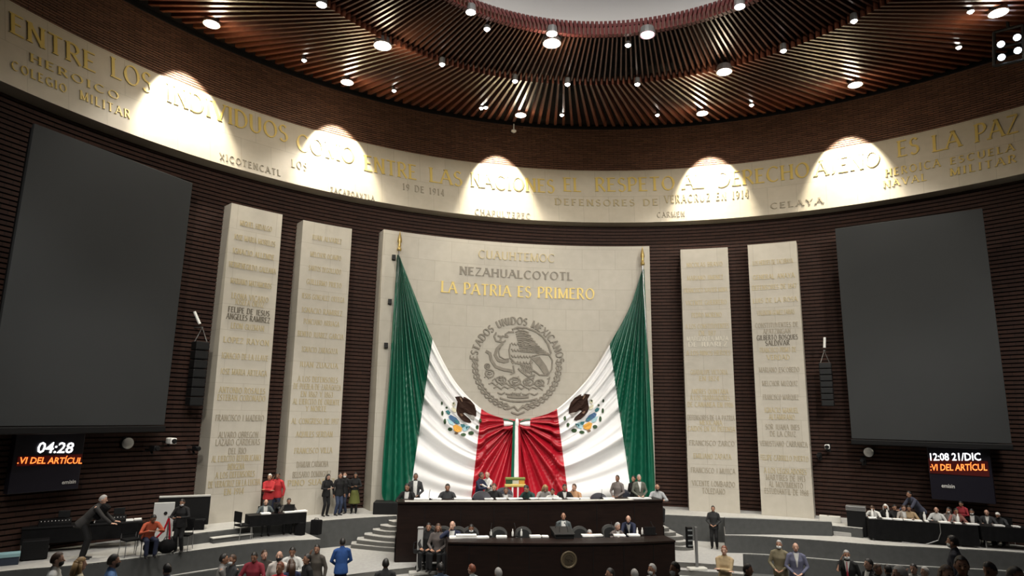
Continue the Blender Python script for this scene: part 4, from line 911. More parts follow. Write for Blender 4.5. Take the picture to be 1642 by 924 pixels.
f0 = at_z(718, 869, Z_LO); f1 = at_z(800, 870.5, Z_LO); f2 = at_z(900, 871, Z_LO); f3 = at_z(1000, 870, Z_LO); f4 = at_z(1082, 866.5, Z_LO)
t_lo, E_LO = desk_front('speakers_desk', 'lower dark wood desk with a round gilt seal, in front of the presidium', [(p.x, p.y) for p in (f0, f1, f2, f3, f4)], Z_LO, Z_LAND - .02, .8)
q = at_y(911.5, 897.5, f2.y); q.y = f2.y - .0
S_M = Matrix.Translation(Vector((q.x, f2.y - .02, q.z))) @ Matrix.Rotation(math.radians(90), 4, 'X')
mb = MB(); mb.lathe([(.25, 0), (.25, .03), (.235, .045), (.205, .045), (.19, .03), (.19, 0)], 28, mat4=S_M)
for k in range(26):
    th = k / 26 * 6.283; mb.box((0, 0, 0), (.02, .05, .012), mat4=S_M @ Matrix.Rotation(th, 4, 'Z') @ Matrix.Translation((0, .165, .02)))
M_GILT = mat('gilt_bronze', (.11, .085, .05), .5, .3)
obj('seal_ring', mb, M_GILT, t_lo)
mb = MB(); mb.lathe([(.19, .0), (.18, .015), (.01, .018)], 24, mat4=S_M)
for pl in ([(-.02, .09), (.05, .11), (.11, .05), (.12, -.03), (.05, -.02), (.0, .02)], [(-.07, .08), (-.02, .09), (.0, .02), (-.05, .0), (-.09, .04)], [(-.03, .0), (.05, -.02), (.07, -.09), (.0, -.06)], [(-.12, -.08), (.0, -.07), (.12, -.09), (.08, -.13), (-.08, -.13)]):
    mb.prism(pl, lambda x, y, d: S_M @ Vector((x, y, d)), .018, .035)
obj('seal_eagle', mb, mat('dark_gilt', (.045, .034, .02), .5, .3), t_lo)  # darker gilt for the disc and eagle inside the ring
# lectern standing on the lower desk
qx = at_y(904, 860, 11.25).x
t = thing('lectern', 'black speaker lectern on the lower desk in front of the standing speaker', 'lectern', (qx, 11.4, Z_LO))
mb = MB(); mb.add([(qx + x, y, z) for x in (-.29, .29) for y, z in ((11.12, Z_LO), (11.12, Z_LO + .12), (11.75, Z_LO + .22), (11.75, Z_LO))], [(0, 1, 2, 3), (7, 6, 5, 4), (0, 4, 5, 1), (1, 5, 6, 2), (2, 6, 7, 3), (3, 7, 4, 0)]); obj('body', mb, M_BLACK, t)
mb = MB(); mb.add([(qx + x, y, z) for x in (-.32, .32) for y, z in ((11.08, Z_LO + .11), (11.08, Z_LO + .14), (11.8, Z_LO + .26), (11.8, Z_LO + .23))], [(0, 1, 2, 3), (7, 6, 5, 4), (0, 4, 5, 1), (1, 5, 6, 2), (2, 6, 7, 3), (3, 7, 4, 0)]); obj('reading_top', mb, M_LEATHER, t)
for s in (-1, 1):
    mb = MB(); b0 = Vector((qx + s * .14, 11.25, Z_LO + .14)); mb.tube([b0, b0 + Vector((-s * .02, .05, .16)), b0 + Vector((-s * .05, .2, .26))], .008, 6); mb.ball(b0 + Vector((-s * .055, .22, .27)), .022, 8); obj('microphone', mb, M_BLACK, t)

# ================================================================== chairs
def make_chair(name, label, loc, rz, group, hi=1.12, w=.56, mseat=M_LEATHER, mtrim=M_CHAIR_TRIM, round_top=True):
    t = thing(name, label, 'chair', loc, rz, group)
    def back(x0, y0, z0, z1, th, m, nm, inset=0.0):
        mb = MB(); n = 14; ol = []
        ww = w / 2 - inset
        for i in range(n + 1):
            th_ = math.pi * i / n; ol.append((ww * math.cos(th_), z1 - ww * .75 + ww * .75 * math.sin(th_)) if round_top else ((ww if i < n / 2 else -ww), z1))
        ol = [(ww * .86, z0)] + ol + [(-ww * .86, z0)]
        mb.prism(ol, lambda x, z, d: Vector((x, y0 + d + (z - z0) * .14, z)), 0, th); return obj(nm, mb, m, t, False, True)
    back(0, .24, .52, hi, .09, mtrim, 'backrest'); back(0, .225, .56, hi - .07, .03, mseat, 'back_cushion', .06)
    mb = MB(); mb.rbox((0, 0, .46), (w, .54, .12), .04); obj('seat', mb, mseat, t, False, True)
    for s in (-1, 1):
        mb = MB(); mb.tube([(s * (w / 2 + .02), .2, .48), (s * (w / 2 + .03), .18, .68), (s * (w / 2 + .03), -.16, .68), (s * (w / 2 + .02), -.2, .5)], .022, 8); obj('armrest', mb, M_BLACK, t, False, True)
    mb = MB(); mb.tube([(0, 0, .08), (0, 0, .42)], .035, 10)
    for k in range(5):
        th = k * 1.2566 + .3; mb.tube([(0, 0, .1), (.27 * math.cos(th), .27 * math.sin(th), .05)], [.028, .018], 6)
    obj('pedestal', mb, M_BLACK, t, False, True)
    for k in range(5):
        th = k * 1.2566 + .3; mb = MB(); mb.ball((.27 * math.cos(th), .27 * math.sin(th), .027), .027, 8); obj('caster', mb, M_BLACK, t, False, True)
    return t
def stack_chair(label, loc, rz, group):
    t = thing('side_chair', label, 'chair', loc, rz, group)
    mb = MB(); mb.rbox((0, 0, .45), (.44, .42, .06), .025); obj('seat', mb, M_BLACK_CLOTH, t, False, True)
    mb = MB(); mb.rbox((0, .21, .72), (.44, .04, .34), .018); obj('backrest', mb, M_BLACK_CLOTH, t, False, True)
    for sx in (-1, 1):
        for sy in (-1, 1):
            mb = MB(); mb.tube([(sx * .2, sy * .19, .43), (sx * .22, sy * .23, .012)], .012, 6); obj('leg', mb, M_METAL, t, False, True)
        mb = MB(); mb.tube([(sx * .2, .19, .43), (sx * .2, .215, .85)], .012, 6); obj('back_post', mb, M_METAL, t, False, True)
    return t
Z_LF = Z_LAND                                            # floor behind the lower desk
ch0 = None; CH = {}
def lo_chair(px, py_top, y, rz, label, sc=1.0):
    global ch0
    x = at_y(px, py_top, y).x; g = 'high-backed leather chairs behind the lower desk'
    if ch0 is None: ch0 = make_chair('leather_chair', label, (x, y, Z_LF), rz, g, 1.12, .5); o = ch0
    else: o = dup(ch0, (x, y, Z_LF), rz, label, g)
    h = at_y(px, py_top, y + .3).z - Z_LF; k = min(max(h / 1.12, .8), 1.06); o.scale = (k, k, k); return o
lo_chair(803, 843.5, 12.05, 0, 'empty leather chair behind the lower desk, fifth from its left end')
lo_chair(842.5, 843.5, 12.05, 0, 'empty leather chair nearest on the left of the lectern')
lo_chair(934, 843.5, 12.05, 0, 'empty leather chair just right of the lectern')
lo_chair(757, 837, 12.2, 0, 'leather chair holding the white-bearded sitter at the lower desk')
lo_chair(733, 836, 12.25, -.2, 'leather chair behind the man with a white shirt at the lower desk')
lo_chair(707, 834, 12.35, -.35, 'leather chair behind the second sitter from the lower desk\'s left end')
lo_chair(683, 833, 12.5, -.5, 'leather chair at the very left end of the lower row, turned sideways')
lo_chair(984, 838, 12.3, .1, 'leather chair behind the man leaning at the right of the lower desk')
g = 'chairs behind the upper desk'
up0 = None
def up_chair(px, py_top, y, rz, label, mseat=None):
    global up0
    x = at_y(px, py_top, y).x
    if up0 is None: up0 = make_chair('presidium_chair', label, (x, y, Z_PLAT), rz, g, 1.15, .6, mat('navy_leather', (.03, .032, .045), .4), mat('navy_leather_edge', (.07, .07, .085), .4)); o = up0
    else: o = dup(up0, (x, y, Z_PLAT), rz, label, g)
    h = at_y(px, py_top, y + .3).z - Z_PLAT; k = min(max(h / 1.15, .8), 1.06); o.scale = (k, k, k); return o
up_chair(770.5, 783.5, 14.15, 3.14, 'navy chair turned to show its round back, below the hugging pair')
up_chair(811, 782, 14.5, 0, 'chair around the sitter left of the gilded chair')
up_chair(955, 787, 14.2, 3.14, 'dark chair standing empty right of the woman in orange')
up_chair(1008, 785, 14.6, .3, 'empty chair between the standing men at the right of the upper desk')
# gilded ceremonial chair in the middle of the upper desk
x = at_y(826, 770, 14.9).x; zt = at_y(826, 765, 14.9).z
t = thing('ceremonial_chair', 'tall ceremonial chair with a gilt green and red crest, below the ribbons', 'chair', (x, 14.9, Z_PLAT))
mb = MB(); mb.rbox((x, 14.9, (Z_PLAT + .5 + zt - .25) / 2), (.5, .09, zt - .25 - Z_PLAT - .5), .03); obj('backrest', mb, M_RED, t)
for dx in (-.1, .1):
    mb = MB(); mb.box((x + dx, 14.845, (Z_PLAT + .55 + zt - .3) / 2), (.06, .02, zt - .3 - Z_PLAT - .6)); obj('back_stripe', mb, M_WHITECLOTH, t)
mb = MB(); mb.rbox((x, 14.88, zt - .30), (.78, .12, .11), .03); obj('crest_rail', mb, M_GOLD, t)
mb = MB(); mb.rbox((x, 14.88, zt - .06), (.74, .12, .10), .03); obj('crest_rail', mb, mat('gilt_green', (.20, .24, .06), .45, .3), t)
for dx, m in ((-.24, M_EM_GREEN), (0, M_EM_PALE), (.24, M_EM_GOLD)):
    mb = MB(); mb.rbox((x + dx, 14.88, zt - .18), (.22, .08, .16), .03); obj('crest_panel', mb, m, t)
mb = MB(); mb.rbox((x, 14.6, Z_PLAT + .47), (.6, .6, .14), .04); obj('seat', mb, M_RED, t)
for dx in (-.27, .27):
    for y in (14.34, 14.88):
        mb = MB(); mb.tube([(x + dx, y, Z_PLAT + .42), (x + dx, y, Z_PLAT)], [.04, .028], 8); obj('leg', mb, M_GOLD, t)

# ================================================================== small things on the desks
def paper_stack(px, y, z, w, d, h, lab, grp, rz=0.0, m=M_PAPER):
    x = at_y(px, 860, y).x
    mb = MB(); r = random.Random(int(px)); n = max(1, int(h / .02))
    for i in range(n): mb.box((x + r.uniform(-.01, .01), y + r.uniform(-.01, .01), z + h * (i + .5) / n), (w, d, h / n * .96), rz + r.uniform(-.05, .05))
    tag(obj('paper_stack', mb, m), lab, 'papers', grp)
def bottle(px, y, z, lab, grp):
    x = at_y(px, 860, y).x; t = thing('water_bottle', lab, 'bottle', (x, y, z), 0, grp)
    mb = MB(); mb.lathe([(.03, 0), (.033, .02), (.033, .13), (.015, .17), (.014, .19)], 10, (x, y, z)); obj('bottle_body', mb, M_WHITE, t, True)
    mb = MB(); mb.lathe([(.016, .19), (.016, .215), (.01, .216)], 10, (x, y, z)); obj('cap', mb, M_PAPER, t)
def gooseneck(px, y, z, lab, grp, h=.38, lean=.0):
    x = at_y(px, 860, y).x; t = thing('desk_microphone', lab, 'microphone', (x, y, z), 0, grp)
    mb = MB(); mb.rbox((x, y, z + .02), (.12, .14, .04), .012); obj('base', mb, M_BLACK, t)
    mb = MB(); mb.tube([(x, y, z + .03), (x + lean * .3, y + .02, z + h * .6), (x + lean, y + .1, z + h)], .007, 6); obj('gooseneck', mb, M_BLACK, t)
    mb = MB(); mb.ball((x + lean, y + .11, z + h + .01), .018, 8); obj('head', mb, M_BLACK, t)
YL = 11.55; gp = 'papers on the lower desk'
for px, w, h, lab in ((748, .62, .10, 'tall heap of white papers before the white-bearded sitter on the lower desk'), (731, .4, .05, 'flat sheets left of the paper heap on the lower desk'), (773, .4, .04, 'sheets on the lower desk\'s left third, right of the heap'),
                      (804, .32, .05, 'white sheets in front of the fifth chair of the lower row'), (858, .34, .05, 'paper pile left of the lectern'), (874, .2, .035, 'thin sheets right beside the lectern\'s left side'), (942, .36, .05, 'papers in front of the leaning dark figure on the lower desk'),
                      (958, .3, .05, 'paper pile second from the lectern, right side'), (993, .36, .04, 'papers under the man in the taupe suit'), (1016, .36, .045, 'papers before the bald man at the right of the lower desk')):
    paper_stack(px, YL - .05, Z_LO, w, .24, h, lab, gp, rnd.uniform(-.15, .15))
for px, lab in ((787, 'white bottle among papers left of the fifth lower chair'), (822, 'white bottle between the two empty lower chairs'), (836, 'white bottle in front of the empty chair left of the lectern'), (1022, 'white bottle beside the bald man on the lower desk'), (1030, 'white bottle nearest the right end of the lower desk')):
    bottle(px, YL + .1, Z_LO, lab, 'bottles on the lower desk')
for px, ln, lab in ((786, .05, 'desk microphone left of the fifth lower chair'), (828, -.05, 'desk microphone between the empty lower chairs'), (889, .08, 'desk microphone at the lectern\'s left'), (980, .05, 'desk microphone under the man in the taupe suit'), (1050, -.08, 'desk microphone at the right end of the lower desk')):
    gooseneck(px, YL + .05, Z_LO, lab, 'microphones on the lower desk', .36, ln)
t = thing('open_laptop', 'black laptop at the right end of the lower desk', 'laptop', (at_y(1040, 862, 11.6).x, 11.6, Z_LO))
lx = t.location.x; mb = MB(); mb.rbox((lx, 11.62, Z_LO + .012), (.38, .26, .024), .006); obj('keyboard', mb, M_BLACK, t)
mb = MB(); mb.rbox((lx, 11.47, Z_LO + .14), (.38, .02, .25), .006); obj('lid', mb, M_BLACK, t)
gp = 'papers on the upper desk'
for i, (px, w) in enumerate(((676, .5), (700, .3), (742, .6), (783, .3), (803, .35), (826, .5), (856, .3), (874, .45), (893, .3), (918, .4), (937, .35), (975, .4), (1020, .6), (1035, .35))):
    side = ['at the far left end', 'left of the seated man in black', 'between the seated man in black and the navy chair', 'below the hugging pair', 'before the sitter left of the gilded chair', 'below the gilded chair', 'right of the gilded chair', 'before the bending pair', 'right of the bending pair', 'before the woman in black', 'before the woman in orange', 'right of the dark empty chair', 'before the standing pair at right', 'nearest the right end'][i]
    x = at_y(px, 803, 13.75).x; mb = MB()
    for k in range(2): mb.box((x, 13.72, Z_UP + .012 + .02 * (k + .5)), (w, .24, .018), rnd.uniform(-.1, .1))
    tag(obj('paper_stack', mb, M_PAPER), 'white papers on the upper desk ' + side, 'papers', gp)
for px, lab in ((688, 'desk microphone at the left of the upper desk'), (757, 'desk microphone left of the navy chair'), (840, 'desk microphone right of the gilded chair'), (966, 'desk microphone right of the dark empty chair')):
    x = at_y(px, 803, 13.7).x; t = thing('desk_microphone', lab, 'microphone', (x, 13.75, Z_UP), 0, 'microphones on the upper desk')
    mb = MB(); mb.rbox((x, 13.75, Z_UP + .03), (.12, .14, .04), .012); obj('base', mb, M_BLACK, t)
    mb = MB(); mb.tube([(x, 13.75, Z_UP + .04), (x, 13.77, Z_UP + .2), (x + .03, 13.85, Z_UP + .32)], .008, 6); obj('gooseneck', mb, M_BLACK, t)
# prompter stands on the two landings
def prompter(px, ytop, ybase, zb, lab, rack):
    b = at_z(px, ybase, zb); k_ = 13.04 / math.hypot(b.x - OX, b.y); b = Vector((OX + (b.x - OX) * k_, b.y * k_, zb)); top = at_y(px, ytop, b.y); t = thing('prompter_stand', lab, 'stand', b)
    mb = MB(); mb.rbox(b + Vector((0, 0, .04)), (.62, .28, .08), .025); obj('base_plate', mb, M_PALE, t)
    h = top.z - b.z
    mb = MB(); mb.rbox(b + Vector((0, 0, h / 2 + .04)), (.17, .10, h - .08) if not rack else (.09, .07, h - .08), .015); obj('column', mb, M_METAL if rack else mat('pale_grey_metal', (.42, .42, .41), .5), t)
    if rack:
        mb = MB(); c = b + Vector((-.22, .05, h - .34)); mb.rbox(c, (.18, .18, .66), .02); obj('prompter_box', mb, M_BLACK, t)
        for k in range(4):
            mb = MB(); mb.rbox(c + Vector((0, -.08, -.25 + .16 * k)), (.17, .05, .05), .015); obj('rack_bar', mb, mat('rack_grey', (.12, .13, .13), .5), t)
    else:
        mb = MB(); mb.rbox(b + Vector((.0, .01, h * .97)), (.20, .14, .06), .02); obj('top_cap', mb, M_METAL, t)
prompter(664.5, 845, 916, Z_LAND - .165, 'grey upright prompter column on a flat base, left of the lower desk', False)
prompter(1117, 845, 911, Z_LAND - .165, 'slim grey stand with a black rack, right of the lower desk', True)

# ================================================================== furniture on the side platforms
def table(label, p0, p1, ztop, zf, depth, cloth, drape=.62, mt=None):
    """straight table with its front edge from p0 to p1 (plan)"""
    a = Vector((p0[0], p0[1], 0)); b = Vector((p1[0], p1[1], 0)); d = (b - a).normalized(); n = Vector((-d.y, d.x, 0))
    if n.y < 0: n = -n
    L = (b - a).length; mid = (a + b) / 2 + n * depth / 2; rz = math.atan2(d.y, d.x)
    t = thing('press_table', label, 'table', (mid.x, mid.y, zf))
    mb = MB(); mb.rbox((mid.x, mid.y, ztop - .02), (L, depth, .04), .012, rz); obj('table_top', mb, mt or M_BLACK, t)
    if cloth:
        mb = MB(); fr = (a + b) / 2 - n * .015; k = 40
        f = lambda u, z: a + d * (L * u) - n * (.02 + .02 * math.sin(u * 60) * (ztop - z)) + Vector((0, 0, z))
        mb.grid(f, lin(0, 1, 60), lin(ztop - drape, ztop, 4))
        for e in (a, b): mb.grid(lambda v, z: e + n * (depth * v) + Vector((0, 0, z)), [0, 1], [ztop - drape, ztop - .01])
        obj('table_skirt', mb, M_BLACK_CLOTH, t)
    for s in (a + d * .12, b - d * .12):
        for v in (.08, depth - .08):
            e = s + n * v; mb = MB(); mb.tube([(e.x, e.y, zf), (e.x, e.y, ztop - .03)], .02, 8); obj('leg', mb, M_METAL, t)
    return mid, d, n, L, rz, ztop
q0 = at_z(396, 866, Z_SIDE); q1 = at_z(489, 858, Z_SIDE)
TL = table('press table with white papers under the two seated people, below the second left pillar', (q0.x, q0.y), (q1.x, q1.y), Z_SIDE + .74, Z_SIDE, .55, True, .34)
for k, (u, w, lab) in enumerate(((.3, .3, 'papers before the bald man at the left press table'), (.75, .5, 'white papers spread beside the laptop of the left press table'), (.95, .3, 'papers at the right end of the left press table'))):
    mid, d, n, L, rz, zt = TL; c = Vector((q0.x, q0.y, 0)) + d * L * u + n * .2; mb = MB()
    for i in range(2): mb.box((c.x, c.y, zt + .011 + .02 * i), (w, .26, .018), rz + rnd.uniform(-.1, .1))
    tag(obj('paper_stack', mb, M_PAPER), lab, 'papers', 'papers on the left press table')
mid, d, n, L, rz, zt = TL
def laptop(c, rz, zt, lab, tilt=1):
    t = thing('open_laptop', lab, 'laptop', (c.x, c.y, zt), rz)
    mb = MB(); mb.rbox((0, .1, .012), (.36, .25, .022), .006); obj('keyboard', mb, M_BLACK, t, False, True)
    mb = MB(); mb.rbox((0, -.05, .13), (.36, .018, .24), .006); obj('lid', mb, M_BLACK, t, False, True)
laptop(Vector((q0.x, q0.y, 0)) + d * L * .72 + n * .3, rz, zt, 'black laptop in front of the dark-haired sitter at the left press table')
# video camera between the two sitters
c = Vector((q0.x, q0.y, 0)) + d * L * .5 + n * .3; t = thing('video_camera', 'black video camera on the left press table between the two sitters', 'camera', (c.x, c.y, zt), rz)
mb = MB(); mb.rbox((0, 0, .24), (.16, .34, .18), .03); obj('body', mb, M_BLACK, t, False, True)
mb = MB(); mb.lathe([(.06, 0), (.07, .12), (.08, .14), (.06, .14), (.01, .1)], 12, mat4=Matrix.Translation((0, -.16, .24)) @ Matrix.Rotation(math.radians(90), 4, 'X')); obj('lens', mb, M_LEATHER, t, False, True)
mb = MB(); mb.tube([(0, -.12, .33), (0, -.1, .41), (0, .1, .41), (0, .12, .33)], .016, 6); obj('handle', mb, M_BLACK, t, False, True)
mb = MB(); mb.rbox((0, 0, .08), (.12, .14, .16), .03); obj('mount', mb, M_BLACK, t, False, True)
# equipment cases beside the left press table
for px, py, w, h, lab in ((505, 857, .34, .48, 'black equipment case standing right of the left press table'), (479, 858, .3, .42, 'black bag under the right end of the left press table')):
    p = at_z(px, py + 2, Z_SIDE); t = thing('equipment_case', lab, 'case', (p.x, p.y + .2, Z_SIDE), -.5)
    mb = MB(); mb.rbox((0, 0, h / 2), (w, .22, h), .03); obj('case_body', mb, M_BLACK_CLOTH, t, False, True)
    mb = MB(); mb.tube([(-.08, 0, h - .01), (-.07, 0, h + .05), (.07, 0, h + .05), (.08, 0, h - .01)], .012, 6); obj('handle', mb, M_LEATHER, t, False, True)
p = at_z(405, 866, Z_SIDE); stack_chair('black side chair at the left front of the left press table', (p.x - .35, p.y + .1, Z_SIDE), 2.3, 'side chairs')
# low bench ledges along the foot of the stage riser, left
for x0, x1, lab in ((340, 402, 'low pale-topped bench along the stage riser left of the press table'),):
    a_, b_ = at_r(x0, 860, 17.25), at_r(x1, 860, 17.25); c = (a_ + b_) / 2; d_ = Vector((b_.x - a_.x, b_.y - a_.y, 0)); rz_ = math.atan2(d_.y, d_.x)
    t = thing('wall_bench', lab, 'bench', (c.x, c.y, Z_SIDE)); 
    mb = MB(); mb.rbox((c.x, c.y, Z_SIDE + .07), (d_.length, .2, .14), .01, rz_); obj('bench_body', mb, M_GREY, t)
    mb = MB(); mb.rbox((c.x, c.y, Z_SIDE + .155), (d_.length + .04, .26, .03), .01, rz_); obj('bench_top', mb, M_PALE_EDGE, t)
# the far-left group: control desk, booth panel, screen, totem, rope post
def rot_box_thing(name, lab, cat, p, parts, rz=0.0):
    t = thing(name, lab, cat, p, rz)
    for nm, c, dd, m in parts: mb = MB(); mb.rbox(c, dd, .02); obj(nm, mb, m, t, False, True)
    return t
def face_rz(p): return math.atan2(-(p.x - CAM.x), p.y - CAM.y)
p = at_z(36, 889, Z_SIDE)
rot_box_thing('booth_partition', 'grey booth partition with a pale top rail at the far left', 'partition', p, [('panel', (.1, 1.0, .65), (1.35, .06, 1.3), mat('booth_grey', (.075, .078, .078), .8)), ('top_rail', (.1, 1.0, 1.32), (1.4, .09, .06), M_PALE_EDGE), ('side_panel', (-.56, .7, .65), (.06, .6, 1.3), M_GREY), ('shelf', (.25, .85, .85), (.3, .3, .04), M_BLACK)], face_rz(p) + .12)
p = at_z(96, 888, Z_SIDE)
def small_table(lab, px, py, w, d_, h=.74, rz=None):
    p = at_z(px, py, Z_SIDE); t = thing('control_table', lab, 'table', p, face_rz(p) + (rz or 0))
    mb = MB(); mb.rbox((0, .3, h - .03), (w, d_, .05), .012); obj('table_top', mb, M_BLACK, t, False, True)
    mb = MB(); mb.rbox((0, .03, h - .26), (w - .04, .03, .42), .008); obj('modesty_panel', mb, M_BLACK_CLOTH, t, False, True)
    for sx in (-1, 1):
        for y in (.06, d_ - .06):
            mb = MB(); mb.tube([(sx * (w / 2 - .06), y, 0), (sx * (w / 2 - .06), y, h - .05)], .022, 8); obj('leg', mb, M_METAL, t, False, True)
    return t
t1 = small_table('long black control table left of the man bending with a backpack', 88, 887, 1.75, .6)
t2 = small_table('black control table with white papers right of the bending man', 178, 880, 1.5, .6)
t3 = small_table('black table by the outermost left pillar, right of the totem', 300, 869, .95, .5, .66)
def on_table(t, x, y, z): return t.matrix_basis @ Vector((x, y, z))
for t_, x, y, w, lab in ((t2, -.35, .3, .34, 'white papers at the left of the second control table'), (t2, .25, .28, .5, 'white papers spread over the second control table'), (t2, .62, .35, .2, 'sheet at the right end of the second control table')):
    c = on_table(t_, x, y, .735); mb = MB()
    for i in range(2): mb.box((c.x, c.y, c.z + .01 + .02 * i), (w, .24, .018), t_.rotation_euler.z + rnd.uniform(-.15, .15))
    tag(obj('paper_stack', mb, M_PAPER), lab, 'papers', 'papers on the control tables')
def mixer(t_, x, lab):
    c = on_table(t_, x, .32, .735); t = thing('sound_mixer', lab, 'mixing console', c, t_.rotation_euler.z)
    mb = MB(); mb.add([(sx * .4, y, z) for sx in (-1, 1) for y, z in ((-.2, 0), (-.2, .06), (.2, .16), (.2, 0))], [(0, 1, 2, 3), (7, 6, 5, 4), (0, 4, 5, 1), (1, 5, 6, 2), (2, 6, 7, 3), (3, 7, 4, 0)]); obj('console_body', mb, M_BLACK, t, False, True)
    mb = MB()
    for i in range(9): mb.rbox((-.34 + .085 * i, -.03, .115), (.02, .03, .02), .004)
    o = obj('faders', mb, M_WHITE, t, False, True); o['kind'] = 'stuff'
    mb = MB(); mb.rbox((.2, .17, .27), (.3, .03, .2), .01); obj('monitor', mb, M_LEATHER, t, False, True)
mixer(t1, -.1, 'black sound console on the long control table'); mixer(t2, -.1, 'black sound console behind the papers of the second control table')
# large monitor seen behind the totem
p = at_z(266, 876, Z_SIDE); p = p + Vector((.15, .9, 0)); t = thing('monitor_cart', 'wide black monitor on a stand behind the white totem', 'monitor', p, face_rz(p))
zt_ = at_y(266, 795, p.y).z - Z_SIDE
mb = MB(); mb.rbox((0, 0, zt_ - .48), (1.52, .08, .9), .02); obj('screen_panel', mb, M_BLACK, t, False, True)
mb = MB(); mb.rbox((0, -.01, zt_ - .02), (1.5, .12, .06), .02); obj('top_glare_edge', mb, M_PALE_EDGE, t, False, True)  # light reflected off the monitor's top edge, built as a pale strip
mb = MB(); mb.tube([(0, .05, .05), (0, .05, zt_ - .6)], .04, 8); mb.rbox((0, .05, .03), (.8, .5, .06), .02); obj('stand', mb, M_BLACK, t, False, True)
p = at_z(256, 881, Z_SIDE); h_ = at_y(262, 806, p.y).z - Z_SIDE
t = thing('totem_panel', 'tall white totem panel with a small mark at left, on the side platform', 'totem', p, face_rz(p))
mb = MB(); mb.rbox((0, 0, h_ / 2 + .02), (.56, .10, h_ - .04), .015); obj('panel', mb, mat('totem_white', (.50, .51, .50), .6), t, False, True)
mb = MB(); mb.rbox((0, 0, .02), (.66, .3, .04), .01); obj('foot', mb, M_METAL, t, False, True)
mb = MB(); mb.lathe([(.05, 0), (.05, .012), (.03, .014), (.01, .014)], 14, mat4=Matrix.Translation((.05, -.05, h_ * .77)) @ Matrix.Rotation(math.radians(90), 4, 'X')); obj('mark', mb, M_LEATHER, t, False, True)
p = at_z(265, 884, Z_SIDE); t = thing('rope_post', 'red rope hanging from a slim post in front of the white totem', 'rope barrier', p, face_rz(p))
mb = MB(); mb.lathe([(.15, 0), (.14, .03), (.03, .05), (.022, .06), (.022, .92), (.035, .94), (.03, .99), (.01, 1.0)], 12); obj('post', mb, M_METAL, t, False, True)
mb = MB(); mb.tube([(0, 0, .93), (-.1, -.02, .6), (-.28, -.03, .38), (-.5, -.02, .36)], .028, 8); obj('rope', mb, M_RED, t, False, True)
mb = MB(); mb.tube([(0, 0, .93), (.06, .02, .55), (.08, .04, .2)], .028, 8); obj('rope', mb, M_RED, t, False, True)
for px, py, lab in ((243, 890, 'black equipment bag on the floor left of the rope post'), (266, 889, 'rounded black bag at the foot of the rope post')):
    p = at_z(px, py, Z_SIDE); t = thing('equipment_bag', lab, 'bag', p, face_rz(p))
    mb = MB(); mb.ball((0, .1, .2), (.25, .15, .2), 12); obj('bag_body', mb, M_BLACK_CLOTH, t, True, True)
    mb = MB(); mb.tube([(-.1, .1, .38), (-.06, .1, .46), (.06, .1, .46), (.1, .1, .38)], .012, 6); obj('handle', mb, M_LEATHER, t, False, True)
p = at_z(46, 900, Z_SIDE); t = thing('flight_case', 'black flight case on the floor under the long control table', 'case', p, face_rz(p))
mb = MB(); mb.rbox((.1, .2, .27), (.62, .4, .5), .02); obj('case_body', mb, M_BLACK, t, False, True)
for s in (-1, 1): mb = MB(); mb.rbox((.1 + s * .31, .2, .3), (.03, .14, .05), .01); obj('handle', mb, M_METAL, t, False, True)
for sx in (-1, 1):
    for y in (.05, .35): mb = MB(); mb.ball((.1 + sx * .25, y, .025), .028, 8); obj('caster', mb, M_LEATHER, t, False, True)
p = at_z(20, 905, Z_SIDE); t = thing('blue_box', 'pale blue box lid at the far left edge of the side platform', 'box', p, face_rz(p))
mb = MB(); mb.rbox((-.1, 0, .11), (.45, .3, .22), .015); obj('box_body', mb, mat('dark_blue', (.02, .03, .05), .6), t, False, True)
mb = MB(); mb.rbox((-.1, 0, .25), (.48, .33, .1), .015); obj('lid', mb, mat('pale_blue', (.25, .42, .45), .6), t, False, True)
for px, py, rz_, lab in ((205, 893, .4, 'black side chair left of the seated person in orange'), (290, 884, -.3, 'black side chair right of the totem, behind the masked person')):
    p = at_z(px, py, Z_SIDE); stack_chair(lab, (p.x, p.y + .1, Z_SIDE), face_rz(p) + rz_, 'side chairs')
# right press table, long and black-skirted
r0 = at_z(1395, 866.5, Z_SIDE); r1 = at_z(1572, 879.5, Z_SIDE); r2 = at_z(1577, 879.7, Z_SIDE); r3 = at_z(1690, 887, Z_SIDE)
TR1 = table('long black-skirted press table on the right side platform', (r0.x, r0.y), (r1.x, r1.y), Z_SIDE + .72, Z_SIDE, .7, True, .66)
TR2 = table('second black-skirted press table at the far right edge', (r2.x, r2.y), (r3.x, r3.y), Z_SIDE + .72, Z_SIDE, .7, True, .46)
for T, q, spots in ((TR1, r0, ((.05, .25, 'at the left end'), (.19, .3, 'before the white-haired sitter'), (.29, .3, 'before the second sitter'), (.40, .35, 'before the sitter in tan'), (.47, .3, 'right of the sitter in tan'), (.56, .1, 'below the leaning man'), (.72, .35, 'before the sitter in the white shirt'), (.84, .2, 'before the person in pale stripes'), (.97, .35, 'at the right end'))),
                    (TR2, r2, ((.3, .3, 'left'), (.55, .2, 'before the elderly man')))):
    mid, d, n, L, rz, zt = T
    for u, w, lab in spots:
        c = Vector((q.x, q.y, 0)) + d * L * u + n * .22; mb = MB()
        for i in range(2): mb.box((c.x, c.y, zt + .011 + .02 * i), (w, .22, .018), rz + rnd.uniform(-.1, .1))
        tag(obj('paper_stack', mb, M_PAPER), ('papers on the right press table ' if T is TR1 else 'papers on the far right press table, ') + lab, 'papers', 'papers on the right press tables')
mid, d, n, L, rz, zt = TR1
